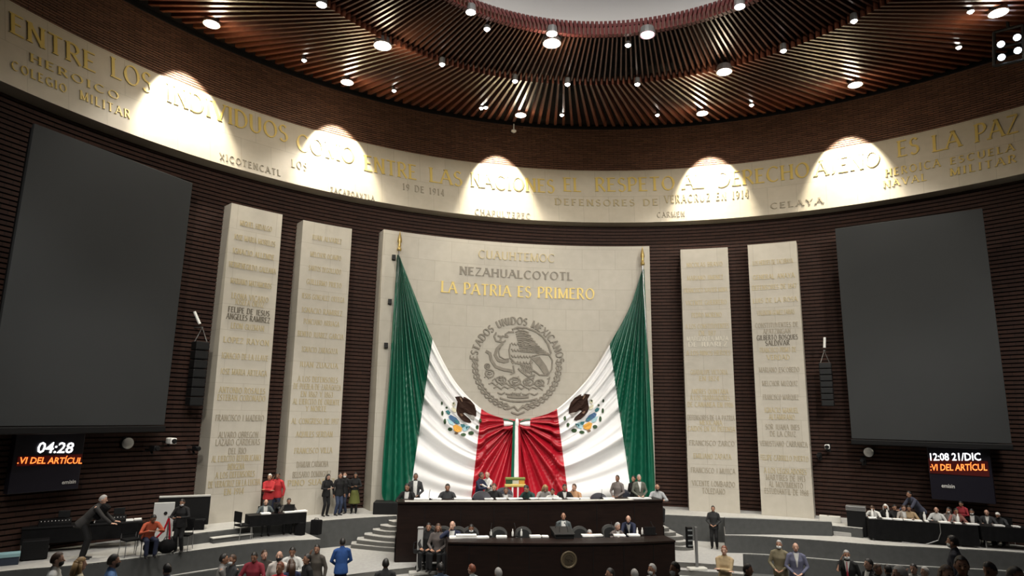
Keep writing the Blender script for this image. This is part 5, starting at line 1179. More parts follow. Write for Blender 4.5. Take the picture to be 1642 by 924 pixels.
for u, lab in ((.06, 'white bottle at the left end of the right press table'), (.205, 'white bottle before the white-haired sitter'), (.555, 'white bottle below the leaning man at the right press table'), (.86, 'white bottle at the right part of the right press table')):
    c = Vector((r0.x, r0.y, 0)) + d * L * u + n * .4; t = thing('water_bottle', lab, 'bottle', (c.x, c.y, zt), 0, 'bottles on the right press table')
    mb = MB(); mb.lathe([(.04, 0), (.045, .02), (.045, .2), (.02, .26), (.02, .28)], 10, (c.x, c.y, zt)); obj('bottle_body', mb, M_WHITE, t, True)
    mb = MB(); mb.lathe([(.022, .28), (.022, .31), (.01, .311)], 10, (c.x, c.y, zt)); obj('cap', mb, M_PAPER, t)
mb = MB(); c0 = Vector((r0.x, r0.y, 0)) + d * L * .66 - n * .06
mb.tube([c0 + Vector((0, 0, zt)), c0 + Vector((0, 0, zt - .3)), c0 + d * -.1 + Vector((0, 0, zt - .55)), c0 + d * -.5 + Vector((0, 0, zt - .72)), c0 + d * -1.2 + Vector((0, 0, Z_SIDE + .02))], .016, 6)
tag(obj('power_cable', mb, M_METAL), 'grey cable hanging down the front of the right press table', 'cable')
# low step blocks at the left of the right press table
for px, py, w, h, lab in ((1343, 851, .8, .24, 'upper carpeted step block left of the right press table'), (1362, 857, .7, .14, 'lower carpeted step block left of the right press table')):
    p = at_z(px, py + 4, Z_SIDE); mb = MB(); mb.rbox((p.x, p.y + .3, Z_SIDE + h / 2), (w, .5, h), .012, -.6); tag(obj('step_block', mb, M_FLOOR), lab, 'step')
for px, w, lab in ((1322, .34, 'white box standing left of the dark gap by the outermost right pillar'), (1331, .2, 'second white box beside the outermost right pillar'), (1341, .3, 'third white box beside the outermost right pillar, rightmost')):
    p = at_r(px, 832, 18.4); mb = MB(); mb.rbox((p.x, p.y, Z_PLAT + .11), (w, .3, .22), .012, -.65); tag(obj('white_box', mb, M_PALE), lab, 'box')
p = at_r(1374, 836, 17.8); t = thing('grey_crate', 'grey crate behind the left end of the right press table', 'crate', (p.x, p.y, Z_SIDE), -.7)
mb = MB(); mb.rbox((0, 0, .45), (.62, .4, .9), .02); obj('crate_body', mb, M_BLACK, t, False, True)
mb = MB(); mb.rbox((0, 0, .98), (.66, .44, .16), .02); obj('crate_lid', mb, M_METAL, t, False, True)
# ================================================================== people
def ik(a, b, l1, l2, pole):
    d = b - a; L = min(d.length, (l1 + l2) * .995); dn = d.normalized(); b = a + dn * L
    x = (l1 * l1 - l2 * l2 + L * L) / (2 * L); h = math.sqrt(max(l1 * l1 - x * x, 0)); p = pole - dn * pole.dot(dn); p.normalize()
    return a + dn * x + p * h, b
V = lambda *a: Vector(a)
def remesh(mb, voxel, smooth_it=4):
    me = bpy.data.meshes.new('tmp'); me.from_pydata([tuple(v) for v in mb.v], [], mb.f); me.update()
    bm = bmesh.new(); bm.from_mesh(me); bmesh.ops.recalc_face_normals(bm, faces=bm.faces[:]); bm.to_mesh(me); bm.free()
    o = bpy.data.objects.new('tmp', me); COL.objects.link(o)
    m = o.modifiers.new('r', 'REMESH'); m.mode = 'VOXEL'; m.voxel_size = voxel; m.adaptivity = 0
    s = o.modifiers.new('s', 'SMOOTH'); s.iterations = smooth_it; s.factor = .5
    dg = bpy.context.evaluated_depsgraph_get(); out = bpy.data.meshes.new_from_object(o.evaluated_get(dg))
    bpy.data.objects.remove(o); bpy.data.meshes.remove(me)
    out.polygons.foreach_set('use_smooth', [True] * len(out.polygons)); return out
def capsule(mb, pts, rad, n=10):
    mb.tube(pts, rad, n)
    for p, r in ((pts[0], rad[0]), (pts[-1], rad[-1])): mb.ball(p, r if not isinstance(r, tuple) else (r[0] * .97, r[1] * .97, min(r) * (.25 if r[0] > .12 else 1)), n)
M_EYE = mat('eye_dark', (.02, .012, .01), .4); M_LIP = mat('lip', (.30, .10, .08), .5)
POSES = {
 # lean, wrists (left = +x seen from the front is the person's own left; mirrored by the builder), hand directions, head (pitch, yaw), sit
 'relaxed': dict(lean=2, wl=(.27, -.04, .86), wr=(-.27, -.04, .86), hl=(0, -.1, -1), hr=(0, -.1, -1)),
 'clasped': dict(lean=2, wl=(.11, -.21, .98), wr=(-.11, -.21, .98), hl=(-.9, -.2, -.5), hr=(.9, -.2, -.5)),
 'holding': dict(lean=4, wl=(.10, -.30, 1.15), wr=(-.12, -.30, 1.12), hl=(-.4, -.8, .3), hr=(.4, -.8, .3), head=(18, 0)),
 'crossed': dict(lean=2, wl=(-.10, -.23, 1.17), wr=(.10, -.20, 1.13), hl=(-1, 0, .1), hr=(1, 0, .1)),
 'phone': dict(lean=3, wl=(.27, -.03, .86), wr=(-.13, -.16, 1.48), hl=(0, -.1, -1), hr=(.3, -.1, .9), head=(5, 12)),
 'leaning': dict(lean=38, wl=(.20, -.62, .86), wr=(-.20, -.62, .86), hl=(0, -1, -.1), hr=(0, -1, -.1), head=(-10, 0)),
 'bending': dict(lean=62, wl=(.16, -.66, .78), wr=(-.16, -.66, .78), hl=(0, -.8, -.4), hr=(0, -.8, -.4), head=(0, 0)),
 'embrace': dict(lean=6, wl=(.16, -.42, 1.30), wr=(-.14, -.42, 1.22), hl=(-.7, -.6, 0), hr=(.7, -.6, 0), head=(8, 25)),
 'sit_desk': dict(lean=10, sit=1, wl=(.16, -.42, .80), wr=(-.16, -.42, .80), hl=(-.6, -.8, 0), hr=(.6, -.8, 0), head=(12, 0)),
 'sit_chin': dict(lean=6, sit=1, wl=(.12, -.40, .80), wr=(-.07, -.22, 1.06), hl=(-.6, -.8, 0), hr=(.4, .1, .9), head=(6, -14)),
 'sit_lap': dict(lean=3, sit=1, wl=(.13, -.30, .62), wr=(-.13, -.30, .62), hl=(-.5, -.8, -.2), hr=(.5, -.8, -.2), head=(8, 10)),
 'sit_low': dict(lean=26, sit=1, wl=(.14, -.50, .80), wr=(-.14, -.50, .80), hl=(-.8, -.6, 0), hr=(.8, -.6, 0), head=(20, 0)),
}
PROTO = {}
def build_pose(key):
    p = POSES[key]; sit = p.get('sit'); lean = math.radians(p['lean']); zp = .53 if sit else .93
    back = .16 * math.sin(lean) * (0 if sit else 1)
    pel = V(0, back, zp); Rx = Matrix.Rotation(lean, 4, 'X')
    up = lambda x, y, z: pel + (Rx @ V(x, y, z - .93))                     # points of the upright torso, leant at the hip
    hp = p.get('head', (0, 0)); Hm = Matrix.Translation(up(0, 0, 1.50)) @ Matrix.Rotation(lean * .55 + math.radians(hp[0]), 4, 'X') @ Matrix.Rotation(math.radians(hp[1]), 4, 'Z')
    H = lambda x, y, z: Hm @ V(x, y, z)
    body, top, bot = MB(), MB(), MB()
    capsule(body, [up(0, 0, .90), up(0, 0, 1.06), up(0, -.01, 1.27), up(0, .01, 1.40), up(0, .01, 1.465)], [(.155, .105), (.130, .095), (.155, .105), (.135, .075), (.062, .058)], 16)
    capsule(body, [up(0, .005, 1.44), H(0, -.005, .06)], [.052, .05])
    body.ball((0, 0, 0), (.073, .090, .112), 16, mat4=Hm @ Matrix.Translation(V(0, -.012, .115)))
    body.ball((0, 0, 0), (.056, .060, .060), 12, mat4=Hm @ Matrix.Translation(V(0, -.040, .055)))           # jaw
    body.tube([H(0, -.095, .125), H(0, -.117, .092), H(0, -.098, .083)], [.009, .016, .010], 8)                # nose
    for s in (-1, 1): body.ball((0, 0, 0), (.012, .022, .032), 8, mat4=Hm @ Matrix.Translation(V(s * .076, .0, .105)))
    capsule(top, [up(0, 0, .86 if sit else .80), up(0, 0, .93), up(0, 0, 1.06), up(0, -.01, 1.27), up(0, .008, 1.40), up(0, .012, 1.475)], [(.180, .130) if sit else (.204, .162), (.192, .150), (.166, .126), (.182, .132), (.158, .096), (.074, .068)], 18)
    fine = []
    for s, wk, hk in ((1, 'wl', 'hl'), (-1, 'wr', 'hr')):
        sh = up(s * .178, 0, 1.395); w = V(*p[wk]); el, w = ik(sh, w, .295, .265, (V(s * .9, -.25, -1) if key == 'crossed' else V(s * .7, .7, -.35) if p[wk][2] < .9 else V(s * .8, .3, -.6) if p[wk][2] < 1.3 else V(s * .35, -.15, -1)) if not sit else V(s * .9, .5, -.6))
        capsule(body, [sh, el, w], [.050, .040, .028]); capsule(top, [up(s * .12, .005, 1.415), sh, el, w + (el - w).normalized() * .02], [.062, .068, .055, .043], 10)
        fd = V(*p[hk]).normalized(); side = fd.cross(V(0, 0, 1)) if abs(fd.z) < .8 else V(0, -1, 0)
        side.normalize(); nrm = side.cross(fd).normalized()
        pm = w + fd * .05; Mx = Matrix((side, fd, nrm)).transposed().to_4x4(); Mx.translation = pm
        body.ball((0, 0, 0), (.045, .052, .018), 10, mat4=Mx)
        bend = -nrm if nrm.z > 0 else nrm
        for k, (o_, ln) in enumerate(((-.036, .060), (-.012, .074), (.012, .070), (.036, .054))):
            b = w + fd * .085 + side * o_; m_ = b + fd * ln * .55 + side * o_ * .2; e_ = m_ + (fd * .6 + bend * .55).normalized() * ln * .5
            body.tube([b - fd * .02, b, m_, e_], [.0095, .009, .0085, .007], 7)
        t0 = w + fd * .03 + side * -s * .030; body.tube([t0, t0 + (side * -s * .9 + fd * .5) .normalized() * .035, t0 + (side * -s * .5 + fd * .9).normalized() * .062], [.012, .011, .008], 7)
        hip = pel + V(s * .085, 0, -.03)
        if sit:
            an = V(s * .12, -.40, .085); kn, an = ik(hip, an, .42, .40, V(s * .1, -.6, 1))
        else:
            an = V(s * .10, .02, .085); kn, an = ik(hip, an, .43, .42, V(0, -1, .1))
        capsule(body, [hip, kn, an], [.075, .052, .036])
        capsule(bot, [pel + V(s * .05, 0, .03), hip, kn + V(0, 0, 0), an + V(0, 0, .02)], [.10, .098, .074, .062], 12)
        sm = MB(); a0 = an; sm.ball(a0 + V(0, .02, -.035), (.047, .07, .05), 10); sm.tube([a0 + V(0, .03, -.055), a0 + V(s * .005, -.07, -.058), a0 + V(s * .015, -.175, -.062)], [(.044, .03), (.046, .027), (.03, .022)], 10); sm.ball(a0 + V(s * .015, -.175, -.062), (.03, .03, .022), 8)
        fine.append(sm)
    capsule(bot, [pel + V(0, 0, -.02), up(0, 0, 1.02)], [(.165, .118), (.150, .112)], 16)
    R = {'body': remesh(body, .0066, 3), 'top': remesh(top, .016, 4), 'bottom': remesh(bot, .018, 4)}
    eyes = [H(s * .030, -.094, .125) for s in (-1, 1)]; brows = [H(s * .030, -.094, .152) for s in (-1, 1)]; lip = H(0, -.098, .045)
    b = R['body']
    for _ in range(3): b.materials.append(None)
    for pl in b.polygons:
        c = pl.center
        if any((c - e).length < .0115 for e in eyes) or any(abs((c - e).z) < .005 and (c - e).length < .017 for e in brows): pl.material_index = 1
        elif (c - lip).length < .016: pl.material_index = 2
    R['top'].materials.append(None); R['bottom'].materials.append(None)
    def fin(mb, nm):
        me = bpy.data.meshes.new(nm); me.from_pydata([tuple(v) for v in mb.v], [], mb.f); me.validate(verbose=False)
        bm = bmesh.new(); bm.from_mesh(me); bmesh.ops.recalc_face_normals(bm, faces=bm.faces[:]); bm.to_mesh(me); bm.free()
        me.polygons.foreach_set('use_smooth', [True] * len(me.polygons)); me.materials.append(None); return me
    R['shoes'] = [remesh(sm, .012, 2) for sm in fine]
    for s in R['shoes']: s.materials.append(None)
    # hair: caps of several cuts
    def cap(keep, grow=(.083, .101, .121), extra=None):
        mb = MB(); tmp = MB(); tmp.ball((0, 0, 0), grow, 20)
        fs = [f for f in tmp.f if keep(sum((tmp.v[i] for i in f), V(0, 0, 0)) / len(f))]
        rh = random.Random(5); tmp.v = [v * (1 + .035 * math.sin(31 * v.x + 17 * v.z) * math.sin(23 * v.y + 9) + rh.uniform(-.012, .02)) for v in tmp.v]
        inner = [v * .86 for v in tmp.v]; n = len(tmp.v); M4 = Hm @ Matrix.Translation(V(0, -.004, .12))
        mb.add([M4 @ v for v in tmp.v] + [M4 @ v for v in inner], fs + [tuple(i + n for i in reversed(f)) for f in fs])
        if extra: extra(mb)
        return fin(mb, 'hair')
    R['short'] = cap(lambda c: (c.z > .062 - .9 * max(0, c.y) and (c.y > -.055 or c.z > .078)) or (c.y > .012 and c.z > -.05) or (abs(c.x) > .06 and c.y > -.02 and c.z > .0))
    R['rim'] = cap(lambda c: (c.y > -.015 and -.05 < c.z < .045), (.081, .099, .118))
    def lg(mb):
        capsule(mb, [H(0, .055, .15), H(0, .085, .03), up(0, .115, 1.36)], [(.075, .05), (.085, .05), (.075, .03)], 12)
        for s in (-1, 1): capsule(mb, [H(s * .072, .01, .14), H(s * .082, .015, .02), up(s * .095, .0, 1.39)], [.03, .034, .022], 8)
    R['long'] = cap(lambda c: (c.z > .06 - .9 * max(0, c.y) and (c.y > -.055 or c.z > .075)) or c.y > .01, (.085, .104, .123), lg)
    def bn(mb): mb.ball(H(0, .11, .2), .045, 10)
    R['bun'] = cap(lambda c: c.z > .04 - .9 * max(0, c.y) or (c.y > .01 and c.z > -.06), (.083, .101, .121), bn)
    mb = MB(); tmp = MB(); tmp.ball((0, 0, 0), (.066, .066, .058), 14); fs = [f for f in tmp.f if sum(tmp.v[i].y for i in f) / len(f) < -.005]
    M4 = Hm @ Matrix.Translation(V(0, -.048, .06)); mb.add([M4 @ v for v in tmp.v], fs); R['mask'] = fin(mb, 'face_mask')
    def strip(w0, w1, z0, z1, lift):
        mb = MB(); rows = []
        for i in range(6):
            t = i / 5; z = z0 + (z1 - z0) * t; w = w0 + (w1 - w0) * t
            if z > 1.40: y = -(.082 + (.104 - .082) * (1.475 - z) / .075)
            else: y = -(.104 + (.150 - .104) * min(1, (1.40 - z) / .13))
            rows.append((z, y - lift, w))
        mb.grid(lambda i, u: up(rows[i][2] * u, rows[i][1] + .03 * u * u, rows[i][0]), range(6), [-1, -.5, 0, .5, 1])
        mb.grid(lambda i, u: up(rows[i][2] * u, rows[i][1] + .045, rows[i][0]), range(6), [-1, 1])
        return fin(mb, 'shirt')
    R['shirt'] = strip(.070, .010, 1.475, 1.12, .012); R['tie'] = strip(.016, .024, 1.465, 1.10, .022); R['openshirt'] = strip(.075, .06, 1.475, .96, .008)
    def sk(mb=None):
        mb = MB(); mb.lathe([(.165, .98), (.20, .80), (.27, .45), (.29, .42), (.26, .42)], 20); return fin(mb, 'skirt')
    R['skirt'] = sk()
    return R
SKINS = {'fair': mat('skin_fair', (.50, .30, .22), .5), 'tan': mat('skin_tan', (.34, .18, .115), .5), 'brown': mat('skin_brown', (.21, .105, .065), .5)}
HAIRS = {'black': mat('hair_black', (.012, .010, .009), .5), 'brown': mat('hair_brown', (.055, .028, .016), .5), 'grey': mat('hair_grey', (.30, .29, .28), .6), 'white': mat('hair_white', (.62, .61, .58), .6), 'blond': mat('hair_blond', (.30, .19, .08), .5), 'red': mat('hair_red', (.16, .045, .02), .5)}
CL = {}
def cloth(c):
    if c not in CL: CL[c] = noisy('cloth_%d' % len(CL), c, tuple(x * .82 for x in c), 14, .85)
    return CL[c]
BLK = (.007, .007, .008); NAVY = (.013, .018, .045); CHAR = (.032, .034, .037); WHT = (.62, .62, .60); TAN = (.36, .26, .15); REDC = (.42, .025, .03)
M_MASKW = mat('mask_white', (.70, .72, .72), .8); M_MASKB = mat('mask_black', (.015, .015, .017), .8); M_SHOE = mat('shoe_black', (.012, .011, .011), .4)
def person(pose, loc, rz, label, top=BLK, bot=BLK, hair='short', hc='black', skin='tan', scale=1.0, mask=None, shirt=None, tie=None, group=None, fem=False, skirt=None):
    if pose not in PROTO: PROTO[pose] = build_pose(pose)
    R = PROTO[pose]; t = thing('person', label, 'person', loc, rz, group); t.scale = (scale * (.93 if fem else 1.0), scale, scale)
    def ch(nm, me, ms):
        o = bpy.data.objects.new(nm, me); COL.objects.link(o); o.parent = t
        for sl, m in zip(o.material_slots, ms): sl.link = 'OBJECT'; sl.material = m
        return o
    ch('body', R['body'], [SKINS[skin], M_EYE, M_LIP]); ch('jacket' if shirt else 'top', R['top'], [cloth(top)]); ch('trousers', R['bottom'], [cloth(bot)])
    for s in R['shoes']: ch('shoe', s, [M_SHOE])
    if hair != 'bald': ch('hair', R[hair], [HAIRS[hc]])
    if mask: ch('face_mask', R['mask'], [M_MASKW if mask == 'w' else M_MASKB])
    if shirt: ch('shirt_front', R['openshirt' if shirt == 'open' else 'shirt'], [cloth(WHT)])
    if tie: ch('tie', R['tie'], [cloth(tie)])
    if skirt: ch('skirt', R['skirt'], [cloth(skirt)])
    return t
def toward(p, q=None):
    q = q or CAM; return math.atan2((q[0] - p[0]), -(q[1] - p[1]))
def at_foot(px, py, zf): p = at_z(px, py, zf); return Vector((p.x, p.y, zf))
def at_col(px, y, zf): p = at_y(px, 800, y); return Vector((p.x, y, zf))
def hscale(px, py, loc, full): return min(max((at_y(px, py, loc.y).z - loc.z) / full, .88), 1.14)
HGT = dict(relaxed=1.735, clasped=1.735, holding=1.71, crossed=1.735, phone=1.73, embrace=1.71, sit_desk=1.31, sit_chin=1.32, sit_lap=1.33, sit_low=1.2, leaning=1.5, bending=1.25)
def P1(pose, loc, px, py, turn, label, **k):
    return person(pose, loc, toward(loc) - turn, label, scale=hscale(px, py, loc, HGT[pose]), **k)
# --- upper desk, left to right
U = lambda px, y=14.5: at_col(px, y, Z_PLAT)
P1('clasped', U(665, 15.0), 665, 759, 0, 'person in dark suit and open white shirt standing at the upper desk\'s left end', top=CHAR, shirt='open', skin='brown')
P1('sit_desk', U(655, 14.45), 656, 775, .4, 'person in black and white bent over papers at the left end of the upper desk', top=BLK, shirt='open', hair='long')
P1('sit_desk', U(717), 717, 775.5, 0, 'person in a dark jacket seated alone before the left flag\'s white stripe', top=CHAR)
P1('embrace', U(768, 14.9), 769, 758, -1.0, 'person in a navy jacket hugging a white-shirted companion behind the upper desk', top=NAVY, hc='brown', bot=NAVY)
P1('embrace', U(783, 15.1), 783, 757, .9, 'white-shirted person being hugged behind the upper desk', top=WHT, hair='rim', hc='grey', skin='fair')
P1('sit_desk', U(794, 14.4), 794, 775, .3, 'person in black seated right of the hugging pair', top=BLK, hc='brown', skin='fair')
P1('sit_desk', U(811, 14.4), 811, 781, 0, 'person in grey with white scarf ends, left of the gilded chair', top=(.16, .15, .15), shirt='open', hc='brown')
P1('sit_low', U(853, 14.4), 855, 779, .6, 'person in a dark green jacket stooping right of the gilded chair', top=(.02, .05, .045))
P1('sit_low', U(871, 14.9), 871, 778, -.2, 'person with grey-blond hair bowed over white papers at the upper desk', top=(.30, .28, .27), hair='long', hc='blond')
P1('sit_desk', U(887, 14.45), 887, 783, .2, 'person in white beside the bowed grey-blond person', top=WHT, hc='black')
P1('sit_desk', U(904), 904, 776, -.2, 'person in black with pale collar seated before the red stripe', top=BLK, shirt='shirt', hair='short', hc='black')
P1('sit_chin', U(922, 14.6), 922, 776, .3, 'person in an orange-tan jacket seated at the upper desk', top=(.42, .24, .13), hair='short', hc='brown', skin='fair')
P1('clasped', U(991, 14.6), 991, 762, .5, 'person in a taupe coat standing before the right flag\'s white stripe', top=(.15, .13, .125), bot=(.12, .11, .105), skin='brown')
P1('relaxed', U(1017, 14.9), 1017, 763, .6, 'dark person half hidden behind the grey-haired person at right of the upper desk', top=BLK)
P1('clasped', U(1025, 14.65), 1025, 761, -.3, 'grey-haired person in an olive-grey suit standing at the right of the upper desk', top=(.10, .105, .085), hair='short', hc='grey', skin='fair', shirt='shirt')
P1('sit_desk', at_col(1053, 14.6, Z_PLAT), 1053, 776, -.2, 'person in pale jacket sitting at the far right end of the upper desk', top=(.34, .35, .36), hair='rim', hc='white', mask='b')
# --- lower desk
Lw = lambda px, y=12.0: at_col(px, y, Z_LAND)
P1('sit_lap', Lw(690, 12.35), 692, 838, .3, 'person in black at the left end of the lower row, before the sideways chair', top=BLK, hair='short')
P1('sit_lap', Lw(705, 12.15), 704, 839, .2, 'person in grey-brown sitting second from the left end of the lower row', top=(.10, .085, .08), hair='long', hc='brown')
P1('sit_chin', Lw(728, 12.0), 728, 835, .2, 'person in white shirt and navy jacket, chin on hand, at the lower desk', top=NAVY, shirt='open', hair='rim', hc='grey', skin='fair')
P1('sit_desk', Lw(757, 12.05), 757, 840, 0, 'person in black with a white face mask behind the heap of papers', top=BLK, mask='w', hc='black', skin='brown')
P1('relaxed', Lw(903.5, 12.15), 903, 822, -.05, 'speaker standing behind the lectern in a grey-blue suit', top=(.085, .10, .105), shirt='open', tie=None, hair='rim', hc='black')
P1('sit_low', Lw(945, 12.0), 946, 849, 0, 'person in dark clothes ducked low beside the lectern', top=CHAR, hc='grey', mask='w')
P1('sit_desk', Lw(985, 12.1), 987, 837, -.7, 'grey-haired person in a taupe suit turned to the bald neighbour at the lower desk', top=(.12, .10, .095), shirt='shirt', hc='grey', skin='fair')
P1('leaning', Lw(1009, 12.35), 1008, 830, .15, 'bald person in a dark suit and light shirt leaning over the lower desk', top=NAVY, shirt='shirt', hair='rim', hc='grey', skin='fair')
# --- stage platform, left
pl = at_r(427, 833, 18.3); pl.z = Z_PLAT; P1('crossed', pl, 427, 760, .2, 'person in a bright red jacket and pale cap between the two left pillars', top=REDC, bot=CHAR, hair='short', hc='white')
pl = at_r(441, 831, 18.6); pl.z = Z_PLAT; P1('phone', pl, 440, 758, .5, 'dark-haired person in a red jacket behind the one with the pale cap', top=REDC, bot=NAVY, skin='brown')
pl = at_r(521, 825, 18.35); pl.z = Z_PLAT; P1('holding', pl, 520, 764, -.5, 'long-haired person in black beside the second left pillar', top=BLK, bot=BLK, hair='long', fem=True, skin='fair')
pl = at_r(541, 824, 18.35); pl.z = Z_PLAT; P1('relaxed', pl, 543, 758, -.6, 'person in a black shirt and jeans looking right, near the second left pillar', top=BLK, bot=(.03, .045, .09), hc='black')
pl = at_r(550, 822, 18.75); pl.z = Z_PLAT; P1('phone', pl, 549, 758, .5, 'pale-faced person in dark clothes just behind the one in jeans', top=BLK, bot=(.02, .028, .055), hc='brown', skin='fair', mask='w')
pl = at_r(567, 821, 18.6); pl.z = Z_PLAT; P1('holding', pl, 567, 763, .1, 'person in black top and olive skirt left of the panel\'s edge', top=BLK, bot=BLK, hair='long', fem=True, skirt=(.085, .095, .02))
# --- left side platform
TLd = Vector((q1.x - q0.x, q1.y - q0.y, 0)); 
def tl(u, off): mid, d, n, L, rz, zt = TL; b = Vector((mid.x, mid.y, 0)) - d * L / 2 - n * .275; c = b + d * L * u + n * off; return Vector((c.x, c.y, Z_SIDE))
l1 = tl(.36, .80); stack_chair('black chair under the bald sitter at the left press table', (l1.x, l1.y, Z_SIDE), toward(l1), 'side chairs')
P1('sit_desk', l1, 432, 808, -.2, 'bald person in a grey suit seated at the left press table', top=(.07, .085, .09), shirt='open', hair='bald', skin='fair', bot=CHAR)
l2 = tl(.78, .80); stack_chair('black chair under the dark-haired sitter at the left press table', (l2.x, l2.y, Z_SIDE), toward(l2), 'side chairs')
P1('sit_desk', l2, 467, 810, -.1, 'dark-haired person in a dark jacket behind a laptop at the left press table', top=(.05, .045, .04), shirt='shirt', bot=CHAR)
pl = at_foot(133, 897, Z_SIDE); per = person('leaning', pl, toward(pl) + 1.35, 'person in dark clothes with a backpack bending to the right over the control tables', top=(.03, .028, .028), bot=BLK, hc='grey', skin='fair', scale=1.06)
mb = MB(); mb.rbox((0, .02, 1.27), (.30, .22, .42), .07); b_ = obj('backpack', mb, M_BLACK_CLOTH, per, False, True); b_.rotation_euler = (math.radians(38), 0, 0); b_.location = (0, .48, .17)
pl = at_foot(231, 893, Z_SIDE); stack_chair('black chair under the seated person in orange', (pl.x, pl.y + .15, Z_SIDE), toward(pl) + .3, 'side chairs')
P1('sit_low', Vector((pl.x, pl.y + .12, Z_SIDE)), 231, 826, -.3, 'person in an orange-red jacket and cap sitting left of the white totem', top=(.38, .075, .035), bot=NAVY, hair='short', hc='black', skin='brown')
pl = at_foot(285, 886, Z_SIDE); P1('holding', pl, 289, 808, .4, 'person in black with a white mask standing right of the white totem', top=BLK, bot=BLK, mask='w', hc='black')
# --- right side: guard and press table
pl = at_foot(1146, 880, Z_LAND); P1('clasped', pl, 1146, 812, .1, 'guard in black with clasped hands standing before the grey stage riser at right', top=(.02, .021, .022), bot=BLK, hair='short', hc='black')
mid, d, n, L, rz, zt = TR1
def tr(u, off, T=TR1, q=None): m_, d_, n_, L_, rz_, z_ = T; b = Vector((m_.x, m_.y, 0)) - d_ * L_ / 2 - n_ * .35; c = b + d_ * L_ * u + n_ * off; return Vector((c.x, c.y, Z_SIDE))
CHL = {1420: 'black chair at the left end of the right press table', 1438: 'black chair under the white-haired sitter at the right press table', 1449: 'black chair right of the white-haired sitter', 1466: 'black chair under the grey and white sitter at the right press table', 1479: 'black chair under the sitter in tan', 1528: 'black chair under the balding sitter in bright white', 1545: 'black chair under the long-haired masked sitter', 1555: 'black chair under the sitter in dull red stripes', 1587: 'black chair at the left of the far right table', 1613: 'black chair under the elderly sitter at the far right table', 1637: 'black chair under the sitter at the very right edge'}
RP = [(.12, 1420, 821, 'sit_low', dict(top=WHT, hc='brown', skin='tan'), 'person in a white shirt resting on the left end of the right press table', .3),
      (.235, 1438, 820, 'sit_desk', dict(top=BLK, hair='long', hc='white', mask='b'), 'white-haired person in black at the right press table', .2),
      (.30, 1449, 824, 'sit_desk', dict(top=BLK, hc='black'), 'dark person right of the white-haired one at the right press table', -.4),
      (.385, 1466, 821, 'sit_desk', dict(top=(.30, .27, .24), shirt='open', hc='brown', skin='fair'), 'person in grey and white left of the sitter in tan', -.5),
      (.455, 1479, 816, 'sit_desk', dict(top=TAN, hc='black', skin='tan'), 'person in a tan jacket at the right press table', 0),
      (.72, 1528, 822, 'sit_desk', dict(top=(.55, .56, .55), shirt='open', hair='bald', skin='fair'), 'balding person in a bright white shirt at the right press table', .1),
      (.84, 1545, 819, 'sit_chin', dict(top=(.22, .20, .19), hair='long', hc='black', mask='w'), 'long-haired masked person right of the white-shirted one', .3),
      (.89, 1555, 822, 'sit_desk', dict(top=(.28, .12, .10), hc='black'), 'person in dull red stripes right of the long-haired masked person', -.3)]
for i, (u, px, py, pose, kw, lab, turn) in enumerate(RP):
    l = tr(u, 1.12); stack_chair(CHL[px], (l.x, l.y, Z_SIDE), toward(l) - turn, 'press chairs at the right'); P1(pose, l, px, py, turn, lab, **kw)
l = tr(.575, 1.75); person('leaning', l, toward(l) - .9, 'person in a blue-grey suit leaning down behind the right press table', top=(.05, .055, .085), bot=BLK, hc='black', skin='tan', scale=1.0)
l = tr(.975, 1.3); person('holding', l, toward(l) - .5, 'person in a red shirt standing behind the right press table', scale=.80, top=(.26, .02, .03), bot=BLK, hc='black')
T2 = TR2
for u, px, py, pose, kw, lab, turn in ((.08, 1587, 826, 'sit_desk', dict(top=BLK, shirt='open', hc='black', mask='w'), 'person in black with a white mask at the left of the far right table', .2),
                                   (.30, 1613, 826, 'sit_desk', dict(top=CHAR, shirt='shirt', hair='rim', hc='grey', skin='fair'), 'elderly person in a dark suit at the far right table', .1),
                                   (.52, 1637, 831, 'sit_low', dict(top=CHAR, hc='white', mask='b'), 'white-haired person at the very right edge of the picture', .4)):
    l = tr(u, 1.12, TR2); stack_chair(CHL[px], (l.x, l.y, Z_SIDE), toward(l) - turn, 'press chairs at the right'); P1(pose, l, px, py, turn, lab, **kw)
# --- people on the floor of the chamber, in front
def floor_spot(px, py, dist, full=1.735):
    r = ray(px, py); r = r / math.hypot(r.x, r.y); best = None
    for k in range(-90, 91):
        dd = dist + k * .05; p = CAM + r * dd; zf = terr(p.x, p.y); s = (p.z - zf) / full
        pen = abs(dd - dist) / dist + (0 if .93 <= s <= 1.07 else 4 * abs(s - 1))
        if best is None or pen < best[0]: best = (pen, Vector((p.x, p.y, zf)), s)
    return best[1], best[2]
def F1(px, py, dist, pose, turn, label, **k):
    l, s = floor_spot(px, py, dist, HGT[pose]); return person(pose, l, toward(l) - turn, label, scale=s, **k)
F1(91, 886, 14, 'relaxed', -1.4, 'bearded person in a white shirt seen from the side at lower left', top=WHT, bot=NAVY, hc='brown', skin='fair', mask='b')
F1(128, 894, 14, 'relaxed', -1.9, 'person with long fair hair in a cream top at lower left', top=(.46, .40, .28), bot=BLK, hair='long', hc='blond', skin='fair', fem=True)
F1(181, 889, 14.5, 'relaxed', -1.6, 'person in a light blue sweater facing right at lower left', top=(.10, .20, .42), bot=NAVY, hc='black', mask='b')
F1(270, 904, 15, 'relaxed', 2.6, 'dark-haired person in a mauve-grey suit seen from behind at lower left', top=(.11, .11, .16), bot=CHAR, hc='black')
F1(358, 888, 18, 'crossed', -1.5, 'person in a light grey jacket turned to a masked neighbour', top=(.25, .24, .23), bot=BLK, hc='black', fem=True)
F1(375, 889, 18.5, 'crossed', .9, 'person in a dark jacket with a white mask, facing the light grey jacket', top=CHAR, bot=BLK, hc='brown', mask='w', fem=True)
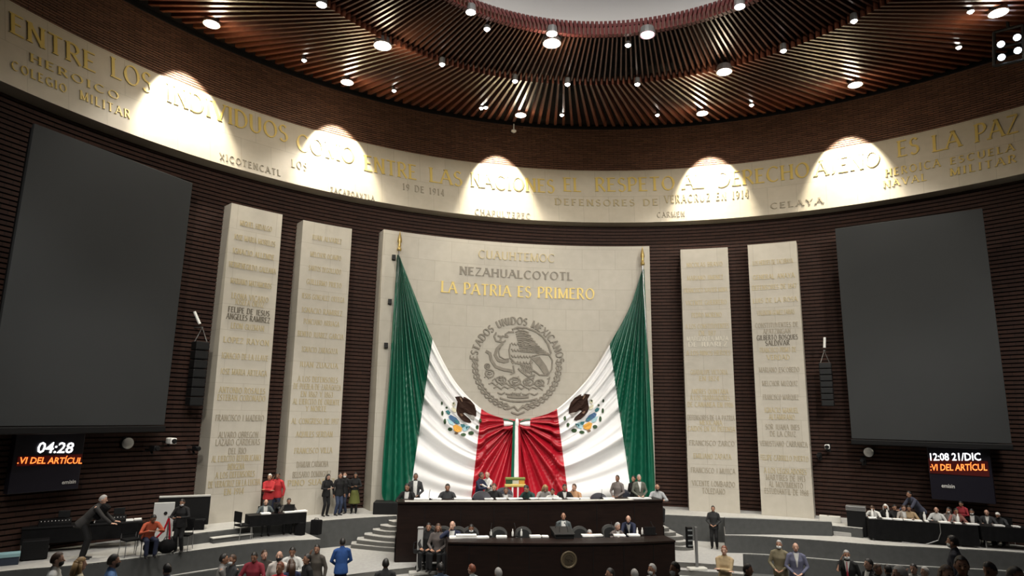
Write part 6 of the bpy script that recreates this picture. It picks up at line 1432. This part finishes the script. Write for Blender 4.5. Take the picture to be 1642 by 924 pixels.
F1(410, 885, 19, 'holding', .3, 'person in a dark red jacket below the left press table', top=(.22, .02, .035), bot=BLK, hc='black')
F1(424, 882, 19.5, 'crossed', -.4, 'person in a dark coat right of the one in dark red', top=(.05, .04, .035), bot=BLK, hc='brown', skin='fair')
F1(449, 883, 18.5, 'relaxed', .2, 'bald person in a white shirt and black mask at lower left', top=(.55, .50, .46), bot=CHAR, hair='bald', skin='fair', mask='b')
F1(470, 877, 19.5, 'holding', .1, 'dark-haired person in a white shirt right of the bald one', top=WHT, bot=NAVY, hc='black')
F1(510, 873, 20, 'phone', .5, 'person in a brown jacket at the end of the left side platform', top=(.07, .06, .05), bot=BLK, hc='black')
F1(495, 888, 17.5, 'relaxed', 1.2, 'person all in black in front of the brown jacket', top=BLK, bot=BLK, hc='black')
F1(451, 901, 16.5, 'relaxed', .6, 'red-haired person in a bright red top below the bald one', top=(.45, .03, .04), bot=BLK, hair='short', hc='red')
F1(468, 897, 16.8, 'relaxed', 2.8, 'person in navy with brown hair seen from behind, beside the bright red top', top=(.02, .028, .075), bot=NAVY, hair='long', hc='brown', fem=True)
pl = Vector((at_y(550, 863, 10.62).x, 10.62, -5.245)); P1('clasped', pl, 550, 863, 3.0, 'person in a bright blue suit seen from behind at the foot of the left stair', top=(.02, .07, .24), bot=(.018, .022, .05), hc='black')
F1(619, 896, 17.5, 'relaxed', 3.1, 'person in a dark grey jacket seen from behind, below the left stair', top=(.03, .03, .032), bot=BLK, hc='black')
F1(707, 903, 17, 'relaxed', 2.9, 'person in a dark blue jacket seen from behind, below the lower desk\'s left end', top=(.02, .035, .065), bot=NAVY, hc='black')
F1(758, 905, 17, 'relaxed', 2.2, 'person with reddish hair and a pale collar at the bottom edge, left of centre', top=(.22, .25, .25), bot=BLK, hair='short', hc='red', skin='fair')
F1(800, 911, 16, 'relaxed', 2.6, 'person with grey-black hair cut by the bottom edge at centre', top=BLK, bot=BLK, hc='grey')
F1(980, 911, 16.5, 'relaxed', 1.2, 'dark-haired person cut by the bottom edge right of the desk\'s seal', top=BLK, bot=BLK, hc='black')
F1(1018, 913, 16, 'relaxed', 2.7, 'grey-haired person cut by the bottom edge, seen from behind', top=CHAR, bot=BLK, hc='grey')
F1(1047, 904, 16.5, 'relaxed', .9, 'person in grey with a white mask at the bottom edge below the desk\'s right end', top=(.15, .15, .15), bot=BLK, hc='grey', mask='w')
F1(1084, 901, 12.5, 'relaxed', -1.2 + 2.2, 'dark-haired person with a white mask at the foot of the right stand', top=(.10, .085, .075), bot=BLK, hair='short', hc='black', mask='w')
F1(1161, 875, 18.5, 'crossed', .1, 'person in a tan jacket with folded arms at the right stair', top=(.40, .30, .17), bot=BLK, hair='short', hc='red', skin='fair')
F1(1197, 904, 15, 'relaxed', -1.3, 'dark-haired person facing right at the bottom edge beside the tan jacket', top=BLK, bot=BLK, hair='short', hc='black')
F1(1249, 866, 20, 'clasped', .2, 'person in an olive coat with a white mask before the right side platform', top=(.17, .145, .09), bot=BLK, hc='grey', mask='w')
F1(1275, 870, 20, 'clasped', -.1, 'bald person in a blue-grey suit with clasped hands before the right side platform', top=(.12, .125, .19), bot=(.03, .05, .055), hair='rim', hc='grey', skin='fair', shirt='shirt')
F1(1357, 882, 19.5, 'phone', .1, 'person in a black suit and red shirt holding something white to the face', top=BLK, bot=BLK, hc='grey', tie=(.4, .03, .06), shirt='shirt', mask='w')
F1(1394, 896, 17.5, 'relaxed', 1.0, 'person in black with pinkish face, half hidden at lower right', top=BLK, bot=BLK, hc='black', shirt='open', skin='fair')
F1(1405, 904, 17, 'crossed', -1.0, 'person in black and white, right of the pinkish face', top=BLK, shirt='open', bot=BLK, hc='brown')
F1(1424, 906, 16.5, 'relaxed', 2.4, 'dark-haired person seen from behind left of the white-haired one', top=BLK, bot=BLK, hc='black')
F1(1445, 908, 14.5, 'relaxed', 1.2, 'white-haired person in pale red and white at the bottom edge', top=(.42, .24, .24), bot=BLK, hc='white', skin='fair')
F1(1466, 904, 15.5, 'phone', .6, 'dark-haired person with a raised hand right of the white-haired one', top=(.2, .19, .18), bot=BLK, hc='black', skin='fair')
F1(1484, 909, 15, 'relaxed', 1.0, 'fair-haired person in white at the bottom edge', top=WHT, bot=BLK, hair='short', hc='white', skin='fair')
F1(1515, 906, 14.5, 'crossed', -.6, 'person in an ochre top left of the short-haired man in navy', top=(.24, .20, .12), bot=BLK, hair='long', hc='brown', skin='fair')
F1(1529, 859, 17, 'relaxed', 1.7, 'person in a dark suit with a white mask walking past the right press table', top=(.016, .018, .028), bot=BLK, hc='black', mask='w')
F1(1540, 891, 10.5, 'relaxed', -.1, 'short-haired person in a navy jacket facing us at lower right, largest in view', top=(.018, .024, .05), bot=BLK, hc='black', skin='tan', shirt='shirt')
F1(1592, 902, 14.5, 'holding', .6, 'person in black with a spotted scarf at lower right', top=BLK, bot=BLK, hc='black')
F1(1624, 908, 13.5, 'relaxed', -.9, 'person in grey and black in the lower right corner', top=(.22, .22, .22), bot=BLK, hc='black')
